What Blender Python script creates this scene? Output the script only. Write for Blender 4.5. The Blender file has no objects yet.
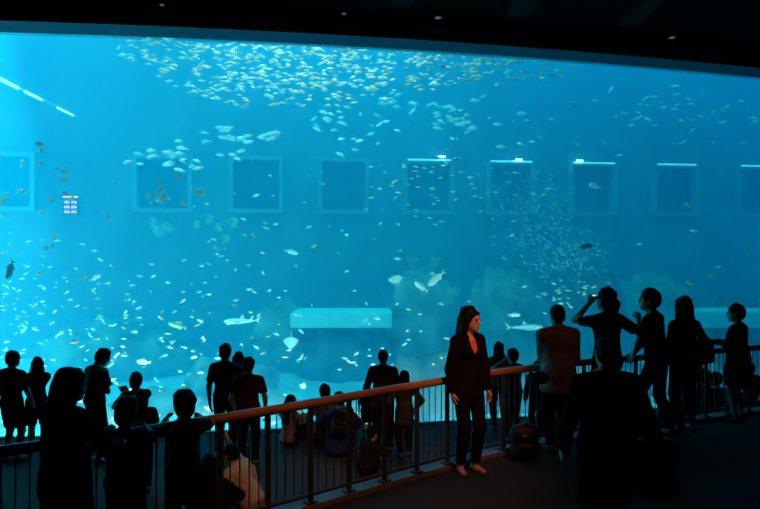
import bpy, bmesh, math, random
import numpy as np
from mathutils import Vector, Matrix, noise
C = bpy.context.scene.collection
SC = bpy.context.scene
F = 600.0; CX = 380.0; CY = 254.5; EYE = 2.35
def P(px, py, Y):
    return Vector(((px-CX)/F*Y, Y, EYE-(py-CY)/F*Y))
def win(x): return 10.87 + .1677*x + .0074*x*x

# ------------------------------------------------------------------ materials
def mat(name, col, rough=.6, metal=0.0, spec=.5, bump=0.0, bscale=20.0, vary=0.0, vscale=4.0, emit=None, estr=0.0):
    m = bpy.data.materials.new(name); m.use_nodes = True
    nt = m.node_tree; b = nt.nodes['Principled BSDF']
    b.inputs['Base Color'].default_value = (*col, 1); b.inputs['Roughness'].default_value = rough
    b.inputs['Metallic'].default_value = metal; b.inputs['Specular IOR Level'].default_value = spec
    if emit: b.inputs['Emission Color'].default_value = (*emit, 1); b.inputs['Emission Strength'].default_value = estr
    if bump or vary:
        tc = nt.nodes.new('ShaderNodeTexCoord')
        n = nt.nodes.new('ShaderNodeTexNoise'); n.inputs['Detail'].default_value = 4
        nt.links.new(tc.outputs['Object'], n.inputs['Vector'])
        n.inputs['Scale'].default_value = bscale if bump else vscale
        if bump:
            bp = nt.nodes.new('ShaderNodeBump'); bp.inputs['Strength'].default_value = bump; bp.inputs['Distance'].default_value = .02
            nt.links.new(n.outputs['Fac'], bp.inputs['Height']); nt.links.new(bp.outputs['Normal'], b.inputs['Normal'])
        if vary:
            n2 = nt.nodes.new('ShaderNodeTexNoise'); n2.inputs['Scale'].default_value = vscale
            nt.links.new(tc.outputs['Object'], n2.inputs['Vector'])
            r = nt.nodes.new('ShaderNodeValToRGB')
            r.color_ramp.elements[0].position = .3; r.color_ramp.elements[1].position = .7
            r.color_ramp.elements[0].color = (*[c*(1-vary) for c in col], 1)
            r.color_ramp.elements[1].color = (*[min(1, c*(1+vary)) for c in col], 1)
            nt.links.new(n2.outputs['Fac'], r.inputs['Fac']); nt.links.new(r.outputs['Color'], b.inputs['Base Color'])
    return m

# ------------------------------------------------------------------ mesh helpers
def link_mesh(name, me, m, parent=None, smooth=False):
    o = bpy.data.objects.new(name, me); C.objects.link(o)
    if m is not None: me.materials.append(m)
    if parent is not None: o.parent = parent
    if smooth:
        me.polygons.foreach_set('use_smooth', [True]*len(me.polygons))
    return o
def obj(name, bm, m, parent=None, smooth=False):
    me = bpy.data.meshes.new(name); bm.normal_update(); bm.to_mesh(me); bm.free()
    return link_mesh(name, me, m, parent, smooth)
def tag(o, label=None, cat=None, group=None, kind=None):
    if label: o['label'] = label
    if cat: o['category'] = cat
    if group: o['group'] = group
    if kind: o['kind'] = kind
    return o
def struct(o, label=None):
    o['kind'] = 'structure'
    if label: o['label'] = label; o['category'] = 'setting'
    return o
def empty(name, loc, label=None, cat=None, group=None, rz=0):
    o = bpy.data.objects.new(name, None); C.objects.link(o); o.location = loc; o.rotation_euler[2] = rz
    o.empty_display_size = .1
    return tag(o, label, cat, group)
def box(bm, c, s, rz=0.0, bevel=0.0):
    r = bmesh.ops.create_cube(bm, size=1.0)
    M = Matrix.Translation(Vector(c)) @ Matrix.Rotation(rz, 4, 'Z') @ Matrix.Diagonal((*s, 1))
    bmesh.ops.transform(bm, matrix=M, verts=r['verts'])
    if bevel:
        es = set(e for v in r['verts'] for e in v.link_edges)
        bmesh.ops.bevel(bm, geom=list(es), offset=bevel, segments=2, affect='EDGES')
    return bm
def bx(c, s, rz=0.0, bevel=0.0):
    return box(bmesh.new(), c, s, rz, bevel)
def tube(bm, pts, r, n=10, cap=True):
    pts = [Vector(p) for p in pts]; rings = []
    up = Vector((0, 0, 1))
    for i, p in enumerate(pts):
        t = (pts[min(i+1, len(pts)-1)] - pts[max(i-1, 0)]).normalized()
        a = up if abs(t.dot(up)) < .95 else Vector((1, 0, 0))
        u = t.cross(a).normalized(); v = u.cross(t).normalized()
        rr = r[i] if isinstance(r, (list, tuple)) else r
        rings.append([bm.verts.new(p + u*math.cos(2*math.pi*k/n)*rr + v*math.sin(2*math.pi*k/n)*rr) for k in range(n)])
    for a, b in zip(rings, rings[1:]):
        for k in range(n): bm.faces.new((a[k], a[(k+1) % n], b[(k+1) % n], b[k]))
    if cap:
        bm.faces.new(rings[0][::-1]); bm.faces.new(rings[-1])
    return bm
def strip(fn_lo, fn_hi, xs, m, name, thick=None):
    """wall between two 3-D curves, given thickness along +Y"""
    bm = bmesh.new(); t = thick or .1
    cols = []
    for x in xs:
        a, b = Vector(fn_lo(x)), Vector(fn_hi(x)); d = Vector((0, t, 0))
        cols.append([bm.verts.new(a), bm.verts.new(b), bm.verts.new(b+d), bm.verts.new(a+d)])
    for p, q in zip(cols, cols[1:]):
        for k in range(4): bm.faces.new((p[k], p[(k+1) % 4], q[(k+1) % 4], q[k]))
    bm.faces.new(cols[0][::-1]); bm.faces.new(cols[-1])
    bmesh.ops.recalc_face_normals(bm, faces=bm.faces)
    return obj(name, bm, m)

# ------------------------------------------------------------------ camera
cam = bpy.data.cameras.new('camera'); camo = bpy.data.objects.new('camera', cam); C.objects.link(camo)
cam.sensor_width = 36.0; cam.lens = 36.0*F/760.0
camo.location = (0, 0, EYE); camo.rotation_euler = (math.pi/2, 0, 0)
SC.camera = camo
SC.view_settings.view_transform = 'Standard'; SC.view_settings.look = 'None'; SC.view_settings.gamma = 1
SC.view_settings.exposure = 0.0; SC.view_settings.use_curve_mapping = False
SC.cycles.volume_bounces = 1; SC.cycles.max_bounces = 6; SC.cycles.diffuse_bounces = 3
SC.cycles.use_denoising = True
w = bpy.data.worlds.new('dark'); SC.world = w; w.use_nodes = True
w.node_tree.nodes['Background'].inputs[0].default_value = (.01, .02, .035, 1)
w.node_tree.nodes['Background'].inputs[1].default_value = .05

# ------------------------------------------------------------------ room shell
ZL = -0.8            # lower floor
ZT = 6.09            # window top
M_black = mat('black paint', (.004, .0045, .006), .95, spec=.1, bump=.2, bscale=12)
M_carpet_low = mat('blue grey carpet', (.030, .034, .042), .9, bump=.6, bscale=60, vary=.25, vscale=3)
M_carpet_up = mat('charcoal carpet', (.016, .013, .012), .95, bump=.6, bscale=60, vary=.3, vscale=2)
M_soffit = mat('blue grey painted beam', (.10, .28, .42), .7, vary=.1, vscale=2)
M_trim = mat('pale metal trim', (.25, .33, .36), .4, metal=.6)
M_curb = mat('grey kerb', (.10, .12, .13), .6, bump=.2)

XS = [-10 + i*.5 for i in range(49)]      # -10..14
# lower floor
o = strip(lambda x: (x, -4, ZL-.1), lambda x: (x, -4, ZL), XS[::48], M_carpet_low, 'floor', 1)
bpy.data.objects.remove(o)
bm = bmesh.new(); rows = []
for x in XS:
    rows.append([bm.verts.new((x, y, z)) for y, z in ((-3, ZL), (win(x)+.25, ZL), (win(x)+.25, ZL-.25), (-3, ZL-.25))])
for p, q in zip(rows, rows[1:]):
    for k in range(4): bm.faces.new((p[k], p[(k+1) % 4], q[(k+1) % 4], q[k]))
bm.faces.new(rows[0][::-1]); bm.faces.new(rows[-1]); bmesh.ops.recalc_face_normals(bm, faces=bm.faces)
struct(obj('floor', bm, M_carpet_low), 'dark blue-grey carpet of the lower viewing floor in front of the aquarium')
# railing line
RP = [(-3.9, 3.5), (-3.3, 3.83), (-2.66, 4.2), (-2.06, 4.55), (-1.49, 4.94), (-.82, 5.42), (-.1, 5.97), (.54, 6.45), (1.2, 6.92), (1.96, 7.36), (2.7, 7.72), (3.47, 8.03), (4.5, 8.45), (5.64, 8.9), (6.8, 9.3)]
def cat(pts, n=12):
    out = []
    p = [pts[0]] + list(pts) + [pts[-1]]
    for i in range(1, len(p)-2):
        for k in range(n):
            t = k/n; a, b, c, d = [Vector((*q, 0)) for q in p[i-1:i+3]]
            out.append(.5*((2*b)+(-a+c)*t+(2*a-5*b+4*c-d)*t*t+(-a+3*b-3*c+d)*t**3))
    out.append(Vector((*pts[-1], 0)))
    return out
RC = cat(RP)
cum = [0.0]
for a, b in zip(RC, RC[1:]): cum.append(cum[-1]+(b-a).length)
def rail_at(s):
    for i in range(len(RC)-1):
        if cum[i+1] >= s:
            t = (s-cum[i])/(cum[i+1]-cum[i]); return RC[i].lerp(RC[i+1], t), (RC[i+1]-RC[i]).normalized()
    return RC[-1], (RC[-1]-RC[-2]).normalized()
def rail_y(x):
    for a, b in zip(RC, RC[1:]):
        if a.x <= x <= b.x: return a.y + (b.y-a.y)*(x-a.x)/(b.x-a.x)
    return RC[-1].y
# platform (upper floor)
def solid(outline, z0, z1, m, name):
    bm = bmesh.new()
    lo = [bm.verts.new((x, y, z0)) for x, y in outline]; hi = [bm.verts.new((x, y, z1)) for x, y in outline]
    n = len(lo)
    bm.faces.new(lo[::-1]); bm.faces.new(hi)
    for k in range(n): bm.faces.new((lo[k], lo[(k+1) % n], hi[(k+1) % n], hi[k]))
    bmesh.ops.recalc_face_normals(bm, faces=bm.faces)
    return obj(name, bm, m)
edge = [(p.x, p.y+.10) for p in RC[::3]]
out = [(14, -3), (-10, -3), (-10, .5), (-3.95, 3.5)] + edge + [(14, 11.2)]
o = solid(out, ZL, 0.0, M_carpet_up, 'floor')
struct(o, 'dark raised viewing platform floor behind the railing')
# kerb under railing
bm = bmesh.new(); rings = []
for i, p in enumerate(RC):
    t = (RC[min(i+1, len(RC)-1)]-RC[max(i-1, 0)]).normalized(); nrm = Vector((-t.y, t.x, 0))
    rings.append([bm.verts.new(p+nrm*a+Vector((0, 0, z))) for a, z in ((-.05, .0), (-.05, .05), (.12, .05), (.12, -.12))])
for p, q in zip(rings, rings[1:]):
    for k in range(4): bm.faces.new((p[k], p[(k+1) % 4], q[(k+1) % 4], q[k]))
bm.faces.new(rings[0][::-1]); bm.faces.new(rings[-1]); bmesh.ops.recalc_face_normals(bm, faces=bm.faces)
struct(obj('trim_1', bm, M_curb), 'grey kerb running under the curved railing')
# ceiling + beam
bm = bmesh.new(); rows = []
for x in XS:
    rows.append([bm.verts.new((x, y, z)) for y, z in ((-3, 6.42), (win(x)-.5, 6.42), (win(x)-.5, 6.7), (-3, 6.7))])
for p, q in zip(rows, rows[1:]):
    for k in range(4): bm.faces.new((p[k], p[(k+1) % 4], q[(k+1) % 4], q[k]))
bm.faces.new(rows[0][::-1]); bm.faces.new(rows[-1]); bmesh.ops.recalc_face_normals(bm, faces=bm.faces)
struct(obj('ceiling', bm, M_black), 'black ceiling of the dark viewing hall')
struct(strip(lambda x: (x, win(x)-.5, ZT), lambda x: (x, win(x)-.5, 25.6), XS, M_soffit, 'trim_2', .5), 'dark blue beam running along the top of the aquarium window')
struct(strip(lambda x: (x, win(x)-.52, ZT+.0), lambda x: (x, win(x)-.52, ZT+.035), XS, M_trim, 'trim_3', .02), 'thin pale edge strip on the beam above the window')
for i, x in enumerate((-4.6, -2.1, .35, 2.3, 4.3)):
    bm = bx((x, (win(x)-.5-3)/2+1.2, 6.37), (.34, win(x)-.5-1, .10))
    struct(obj('trim_%d' % (4+i), bm, mat('matt black duct', (.004, .004, .005), .9)), None)
struct(obj('wall_left', bx((-10.1, 4, 2.8), (.2, 14, 7.4)), M_black))
struct(obj('wall_right', bx((14.1, 6, 2.8), (.2, 18, 7.4)), M_black))
struct(obj('wall_back', bx((2, -3.1, 2.8), (24.4, .2, 7.4)), M_black))
# ceiling lights
M_dl = mat('dim down light', (.3, .3, .3), .4, emit=(.6, .8, .85), estr=.12)
M_ring = mat('grey metal ring', (.10, .11, .11), .4, metal=.7)
for px, py, r, lab in ((162, 3, .07, 'small round recessed light in the black ceiling above the dense fish school'), (344, 12, .07, 'small round recessed light in the black ceiling near its centre'),
                  (438, 16, .10, 'larger round recessed light in the black ceiling right of the centre'), (672, 36, .10, 'round recessed light in the ceiling towards the far right end')):
    Y = (6.42-EYE)*F/(CY-py); p = P(px, py, Y)
    e = empty('ceiling_light', (p.x, p.y, 6.42), lab, 'ceiling light', 'recessed ceiling lights')
    bm = bmesh.new()
    tube(bm, [(0, 0, -.03), (0, 0, .01)], r, 20); obj('ring', bm, M_ring, e)
    bm = bmesh.new(); tube(bm, [(0, 0, -.036), (0, 0, -.02)], r*.5, 16); obj('lamp', bm, M_dl, e)

# ------------------------------------------------------------------ tank
ZF = -1.7
TY0, TY1 = 8.4, 27.5
def wally(x): return 23.3 + .115*(x+8)
M_tank = mat('painted tank wall', (.12, .22, .28), .8, vary=.15, vscale=.6)
M_sand = mat('pale coral sand', (.34, .50, .48), .9, bump=.4, bscale=3, vary=.15, vscale=1.2)
WX = [-30 + i*2 for i in range(34)]
# acrylic panel
def glassmat():
    m = bpy.data.materials.new('clear acrylic'); m.use_nodes = True; nt = m.node_tree; nt.nodes.clear()
    o = nt.nodes.new('ShaderNodeOutputMaterial'); mx = nt.nodes.new('ShaderNodeMixShader')
    fr = nt.nodes.new('ShaderNodeFresnel'); fr.inputs[0].default_value = 1.12
    t = nt.nodes.new('ShaderNodeBsdfTransparent'); g = nt.nodes.new('ShaderNodeBsdfGlossy'); g.inputs['Roughness'].default_value = .02
    t.inputs[0].default_value = (.97, .99, 1, 1)
    nt.links.new(fr.outputs[0], mx.inputs[0]); nt.links.new(t.outputs[0], mx.inputs[1]); nt.links.new(g.outputs[0], mx.inputs[2])
    nt.links.new(mx.outputs[0], o.inputs[0]); return m
struct(strip(lambda x: (x, win(x), ZL), lambda x: (x, win(x), ZT), XS, glassmat(), 'window_1', .12), 'giant curved acrylic aquarium window')
# front tank wall below the window, sides, floor
struct(strip(lambda x: (x, win(x)+.02, -2.4), lambda x: (x, win(x)+.02, ZL), XS, M_tank, 'wall_front', .3))
bm = bmesh.new()
nx, ny = 60, 26
g = [[bm.verts.new((-30+64*i/nx, 8.2+21*j/ny, ZF + .35*noise.noise(Vector((i*.35, j*.35, 1.3))))) for j in range(ny+1)] for i in range(nx+1)]
for i in range(nx):
    for j in range(ny): bm.faces.new((g[i][j], g[i+1][j], g[i+1][j+1], g[i][j+1]))
sd = obj('floor', bm, M_sand, smooth=True); struct(sd, 'pale sand on the aquarium floor')
sm = sd.modifiers.new('thick', 'SOLIDIFY'); sm.thickness = .5; sm.offset = -1
struct(obj('wall_left', bx((-24, 17, 11.5), (.4, 24, 29)), M_tank)); struct(obj('wall_right', bx((28, 19, 11.5), (.4, 28, 29)), M_tank))
# back wall with openings
WPX = [(10, 50, 0), (163.5, 57, 1), (256.5, 53, 2), (343.5, 51, 3), (428.5, 51, 4), (510, 49, 5), (592, 50, 6), (674, 48, 7), (756, 46, 8)]
def wall_pt(px):
    k = (px-CX)/F
    Y = (23.3+.92)/(1-.115*k); return k*Y, Y
ang = math.atan(.115)
def wseg(x0, x1, z0, z1, bm):
    y0, y1 = wally(x0), wally(x1); L = math.hypot(x1-x0, y1-y0)
    box(bm, ((x0+x1)/2-.2*math.sin(ang), (y0+y1)/2+.2*math.cos(ang), (z0+z1)/2), (L, .4, z1-z0), ang)
ZW0, ZW1 = 3.98, 6.22
bm = bmesh.new()
wseg(-24, 28, -2.4, ZW0, bm); wseg(-24, 28, ZW1, 25.6, bm)
xs = [-24]
for px, wd, k in WPX:
    xc, yc = wall_pt(px); hw = wd/2*yc/F; xs += [xc-hw, xc+hw]
xs.append(28)
for i in range(0, len(xs), 2): wseg(xs[i], xs[i+1], ZW0, ZW1, bm)
struct(obj('wall_rear', bm, M_tank), 'far wall of the aquarium with a row of square windows')
M_frame = mat('pale window surround', (.20, .32, .36), .6)
M_wlamp = mat('window lamp', (.8, .9, .9), .4, emit=(.25, .8, 1), estr=1.3)
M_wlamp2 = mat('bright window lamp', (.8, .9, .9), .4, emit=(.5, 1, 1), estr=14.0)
M_room = mat('dark gallery wall', (.09, .17, .22), .8)
for px, wd, k in WPX:
    xc, yc = wall_pt(px); hw = wd/2*yc/F
    e = empty('window_%d' % (k+2), (xc, wally(xc), ZW0), rz=ang); struct(e, 'square viewing window in the far aquarium wall')
    h = ZW1-ZW0
    bm = bmesh.new(); t = .16
    box(bm, (0, .05, t/2), (2*hw, .5, t)); box(bm, (0, .05, h-t/2), (2*hw, .5, t))
    box(bm, (-hw+t/2, .05, h/2), (t, .5, h-2*t)); box(bm, (hw-t/2, .05, h/2), (t, .5, h-2*t))
    struct(obj('window_frame', bm, M_frame, e))
    bm = bx((0, .55, h/2), (2*hw, .06, h)); box(bm, (0, .35, h/2), (2*hw, .01, .01))
    struct(obj('window_pane', bm, M_room, e))
    
    if k >= 4: bm = bx((0, -.22, h-.05), (2*hw*.86, .05, .07), 0, .01); obj('window_lamp', bm, M_wlamp, e)
for px, py in ((441, 158), (577, 162), (517, 161)):
    x, y = wall_pt(px); z = EYE-(py-CY)/F*y
    bm = bx((x, wally(x)-.34, z), (.28, .06, .07), ang, .015)
    tag(obj('underwater_lamp', bm, M_wlamp2), {441: 'bright small lamp glinting over the fourth square window', 577: 'small bright lamp on the far wall above the sixth square window', 517: 'small lamp above the fifth square window on the far wall'}[px], 'lamp')
# ledges
M_ledge = mat('pale rendered ledge', (.25, .85, .9), .8, vary=.1, vscale=2)
def ledge(x0, x1, yt, yb, Yf, lab):
    a, b = P(x0, yb, Yf), P(x1, yb, Yf); top = EYE-(yt-CY)/F*(Yf)
    bm = bx(((a.x+b.x)/2, Yf+.9, (a.z+top)/2), (b.x-a.x, 1.8, top-a.z), 0, .04)
    return struct(obj('trim_12', bm, M_ledge), lab)
ledge(290, 392, 313, 328, 19.0, 'pale concrete ledge across the middle of the tank')
ledge(688, 800, 312, 328, 21.0, 'pale concrete ledge at the far right of the tank')

# water
def watermat():
    m = bpy.data.materials.new('aquarium water'); m.use_nodes = True; nt = m.node_tree; nt.nodes.clear()
    o = nt.nodes.new('ShaderNodeOutputMaterial')
    s = nt.nodes.new('ShaderNodeVolumeScatter'); a = nt.nodes.new('ShaderNodeVolumeAbsorption'); ad = nt.nodes.new('ShaderNodeAddShader')
    s.inputs['Color'].default_value = (.002, .46, 1, 1); s.inputs['Density'].default_value = SCAT; s.inputs['Anisotropy'].default_value = .15
    a.inputs['Color'].default_value = (0.0, .79, 1.0, 1); a.inputs['Density'].default_value = ABS
    nt.links.new(s.outputs[0], ad.inputs[0]); nt.links.new(a.outputs[0], ad.inputs[1]); nt.links.new(ad.outputs[0], o.inputs['Volume'])
    tr = nt.nodes.new('ShaderNodeBsdfTransparent'); nt.links.new(tr.outputs[0], o.inputs['Surface'])
    return m
SCAT, ABS = .088, .15
out = [(x, win(x)+.14) for x in XS]
out = [(-23.7, win(-10)+.14)] + out + [(27.7, win(14)+.14), (27.7, 27.6), (-23.7, 19.6)]
wo = solid(out, ZF-.3, 25.0, watermat(), 'water')
tag(wo, 'clear blue water filling the giant aquarium', 'water', kind='stuff')

def area(name, loc, size, power, col=(1, 1, 1), rot=(0, 0, 0), size_y=None):
    l = bpy.data.lights.new(name, 'AREA'); l.energy = power; l.color = col; l.size = size; l.shape = 'RECTANGLE'; l.size_y = size_y or size
    o = bpy.data.objects.new(name, l); C.objects.link(o); o.location = loc; o.rotation_euler = rot; return o
def spot(name, loc, target, power, col, ang, blend=.3, rad=.1):
    l = bpy.data.lights.new(name, 'SPOT'); l.energy = power; l.color = col; l.spot_size = math.radians(ang); l.spot_blend = blend; l.shadow_soft_size = rad
    o = bpy.data.objects.new(name, l); C.objects.link(o); o.location = loc
    o.rotation_euler = (Vector(target)-Vector(loc)).to_track_quat('-Z', 'Y').to_euler(); return o
# ------------------------------------------------------------------ implicit surfaces -> one continuous mesh
V = lambda *a: np.array(a, float)
def nrm(v): v = np.array(v, float); return v/(np.linalg.norm(v)+1e-12)
class Field:
    def __init__(s, k=.03): s.pr = []; s.k = k; s.sub = []
    def cap(s, a, b, ra, rb=None, k=None, cuts=(), grow=0):
        s.pr.append(('c', V(*a), V(*b), ra+grow, (ra if rb is None else rb)+grow, k or s.k, cuts)); return s
    def ell(s, c, r, R=None, k=None, cuts=(), grow=0):
        s.pr.append(('e', V(*c), V(*r)+grow, np.eye(3) if R is None else R, None, k or s.k, cuts)); return s
    def cut(s, c, r, R=None): s.sub.append((V(*c), V(*r), np.eye(3) if R is None else R)); return s
    def cutplane(s, p, n): s.sub.append(('p', V(*p), nrm(n))); return s
def d_ell(X, c, r, R):
    q = (X-c) @ R; k0 = np.sqrt(((q/r)**2).sum(-1)); k1 = np.sqrt(((q/(r*r))**2).sum(-1))+1e-9
    return k0*(k0-1)/k1
def field_mesh(f, vox, name, smooth=2):
    lo = np.full(3, 1e9); hi = -lo; bbs = []
    for p in f.pr:
        if p[0] == 'c':
            r = max(p[3], p[4]); a = np.minimum(p[1], p[2])-r; b = np.maximum(p[1], p[2])+r
        else:
            ex = np.sqrt(((p[3]*p[2])**2).sum(1)); a = p[1]-ex; b = p[1]+ex
        bbs.append((a, b)); lo = np.minimum(lo, a); hi = np.maximum(hi, b)
    lo -= 3*vox; hi += 3*vox
    n = np.ceil((hi-lo)/vox).astype(int)+1
    G = np.full(n, 1.0, np.float32)
    ax = [lo[i]+vox*np.arange(n[i]) for i in range(3)]
    for p, (a, b) in zip(f.pr, bbs):
        m = p[5]+3*vox
        i0 = np.maximum(((a-m-lo)/vox).astype(int), 0); i1 = np.minimum(((b+m-lo)/vox).astype(int)+2, n)
        X = np.stack(np.meshgrid(ax[0][i0[0]:i1[0]], ax[1][i0[1]:i1[1]], ax[2][i0[2]:i1[2]], indexing='ij'), -1)
        if p[0] == 'c':
            ba = p[2]-p[1]; L = ba@ba+1e-12
            t = np.clip(((X-p[1])@ba)/L, 0, 1)
            d = np.sqrt(((X-p[1]-t[..., None]*ba)**2).sum(-1)) - (p[3]+(p[4]-p[3])*t)
        else: d = d_ell(X, p[1], p[2], p[3])
        for cp, cn in p[6]: d = np.maximum(d, (X-np.array(cp)) @ nrm(cn))
        sl = tuple(slice(i0[j], i1[j]) for j in range(3)); g = G[sl]; k = p[5]
        h = np.clip(.5+.5*(g-d)/k, 0, 1)
        G[sl] = g*(1-h)+d*h-k*h*(1-h)
    for q in f.sub:
        X = np.stack(np.meshgrid(*ax, indexing='ij'), -1)
        if isinstance(q[0], str): G = np.maximum(G, (X-q[1]) @ q[2])
        else: G = np.maximum(G, -d_ell(X, *q))
    # surface nets
    S = G < 0
    S[0] = S[-1] = False; S[:, 0] = S[:, -1] = False; S[:, :, 0] = S[:, :, -1] = False
    G = np.where(S, np.minimum(G, -1e-5), np.maximum(G, 1e-5))
    cn = np.array(n)-1
    acc = np.zeros((*cn, 3), np.float32); cnt = np.zeros(cn, np.float32)
    quads = []
    cid = np.arange(np.prod(cn)).reshape(cn)
    for axis in range(3):
        o1, o2 = [(1, 2), (2, 0), (0, 1)][axis]
        s0 = [slice(None)]*3; s1 = [slice(None)]*3; s0[axis] = slice(0, -1); s1[axis] = slice(1, None)
        A = S[tuple(s0)]; B = S[tuple(s1)]
        idx = np.argwhere(A != B)
        if not len(idx): continue
        idx = idx[(idx[:, o1] > 0) & (idx[:, o2] > 0) & (idx[:, o1] < n[o1]-1) & (idx[:, o2] < n[o2]-1)]
        ib = idx.copy(); ib[:, axis] += 1
        ga = G[tuple(idx.T)]; gb = G[tuple(ib.T)]
        t = ga/(ga-gb); pt = idx.astype(np.float32); pt[:, axis] += t
        cells = []
        for (d1, d2) in ((0, 0), (-1, 0), (-1, -1), (0, -1)):
            c = idx.copy(); c[:, o1] += d1; c[:, o2] += d2
            np.add.at(acc, tuple(c.T), pt); np.add.at(cnt, tuple(c.T), 1); cells.append(cid[tuple(c.T)])
        q = np.stack(cells, 1); fl = A[tuple(idx.T)]
        q[~fl] = q[~fl][:, ::-1]
        quads.append(q)
    q = np.concatenate(quads); used, inv = np.unique(q, return_inverse=True); q = inv.reshape(-1, 4)
    vs = (acc.reshape(-1, 3)[used]/cnt.reshape(-1)[used][:, None])
    for _ in range(smooth):
        e = np.concatenate([q[:, [0, 1]], q[:, [1, 2]], q[:, [2, 3]], q[:, [3, 0]]]); e = np.concatenate([e, e[:, ::-1]])
        sm = np.zeros_like(vs); c = np.zeros(len(vs)); np.add.at(sm, e[:, 0], vs[e[:, 1]]); np.add.at(c, e[:, 0], 1)
        vs = vs*.5+.5*sm/np.maximum(c, 1)[:, None]
    vs = lo+vs*vox
    me = bpy.data.meshes.new(name)
    me.vertices.add(len(vs)); me.vertices.foreach_set('co', vs.astype(np.float32).ravel())
    me.loops.add(q.size); me.loops.foreach_set('vertex_index', q.astype(np.int32).ravel())
    me.polygons.add(len(q)); me.polygons.foreach_set('loop_start', (np.arange(len(q))*4).astype(np.int32))
    me.polygons.foreach_set('use_smooth', np.ones(len(q), bool))
    me.update(calc_edges=True); me.validate()
    return me

# ------------------------------------------------------------------ people
SKIN = mat('warm skin', (.55, .32, .22), .55, vary=.08, vscale=8)
HAIR = mat("black hair", (.004, .0035, .0035), .6, spec=.12, bump=.2, bscale=40)
HAIRB = mat('dark brown hair', (.03, .015, .010), .65, spec=.2)
EYEM = mat('eye', (.03, .02, .02), .2)
SHOE = mat('dark shoe leather', (.02, .018, .018), .5)
SANDAL = mat('tan sandal strap', (.12, .06, .035), .5)
_cl = {}
def cloth(col, r=.85):
    k = tuple(col)
    if k not in _cl: _cl[k] = mat('cloth %d' % len(_cl), col, .95, spec=.06, bump=.5, bscale=22, vary=.12, vscale=9)
    return _cl[k]
def ik(a, t, l1, l2, pole):
    a, t = V(*a), V(*t); d = t-a; L = np.linalg.norm(d); m = (l1+l2)*.985
    if L > m: t = a+d/L*m; L = m; d = t-a
    L = max(L, abs(l1-l2)+.02)
    x = (l1*l1-l2*l2+L*L)/(2*L); h = math.sqrt(max(l1*l1-x*x, 0)); u = d/np.linalg.norm(d)
    p = V(*pole); p = p-(p@u)*u
    return a+u*x+nrm(p)*h, t
def rotm(yaw, pitch, roll=0):
    return np.array((Matrix.Rotation(yaw, 3, 'Z') @ Matrix.Rotation(pitch, 3, 'X') @ Matrix.Rotation(roll, 3, 'Y')))

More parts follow.
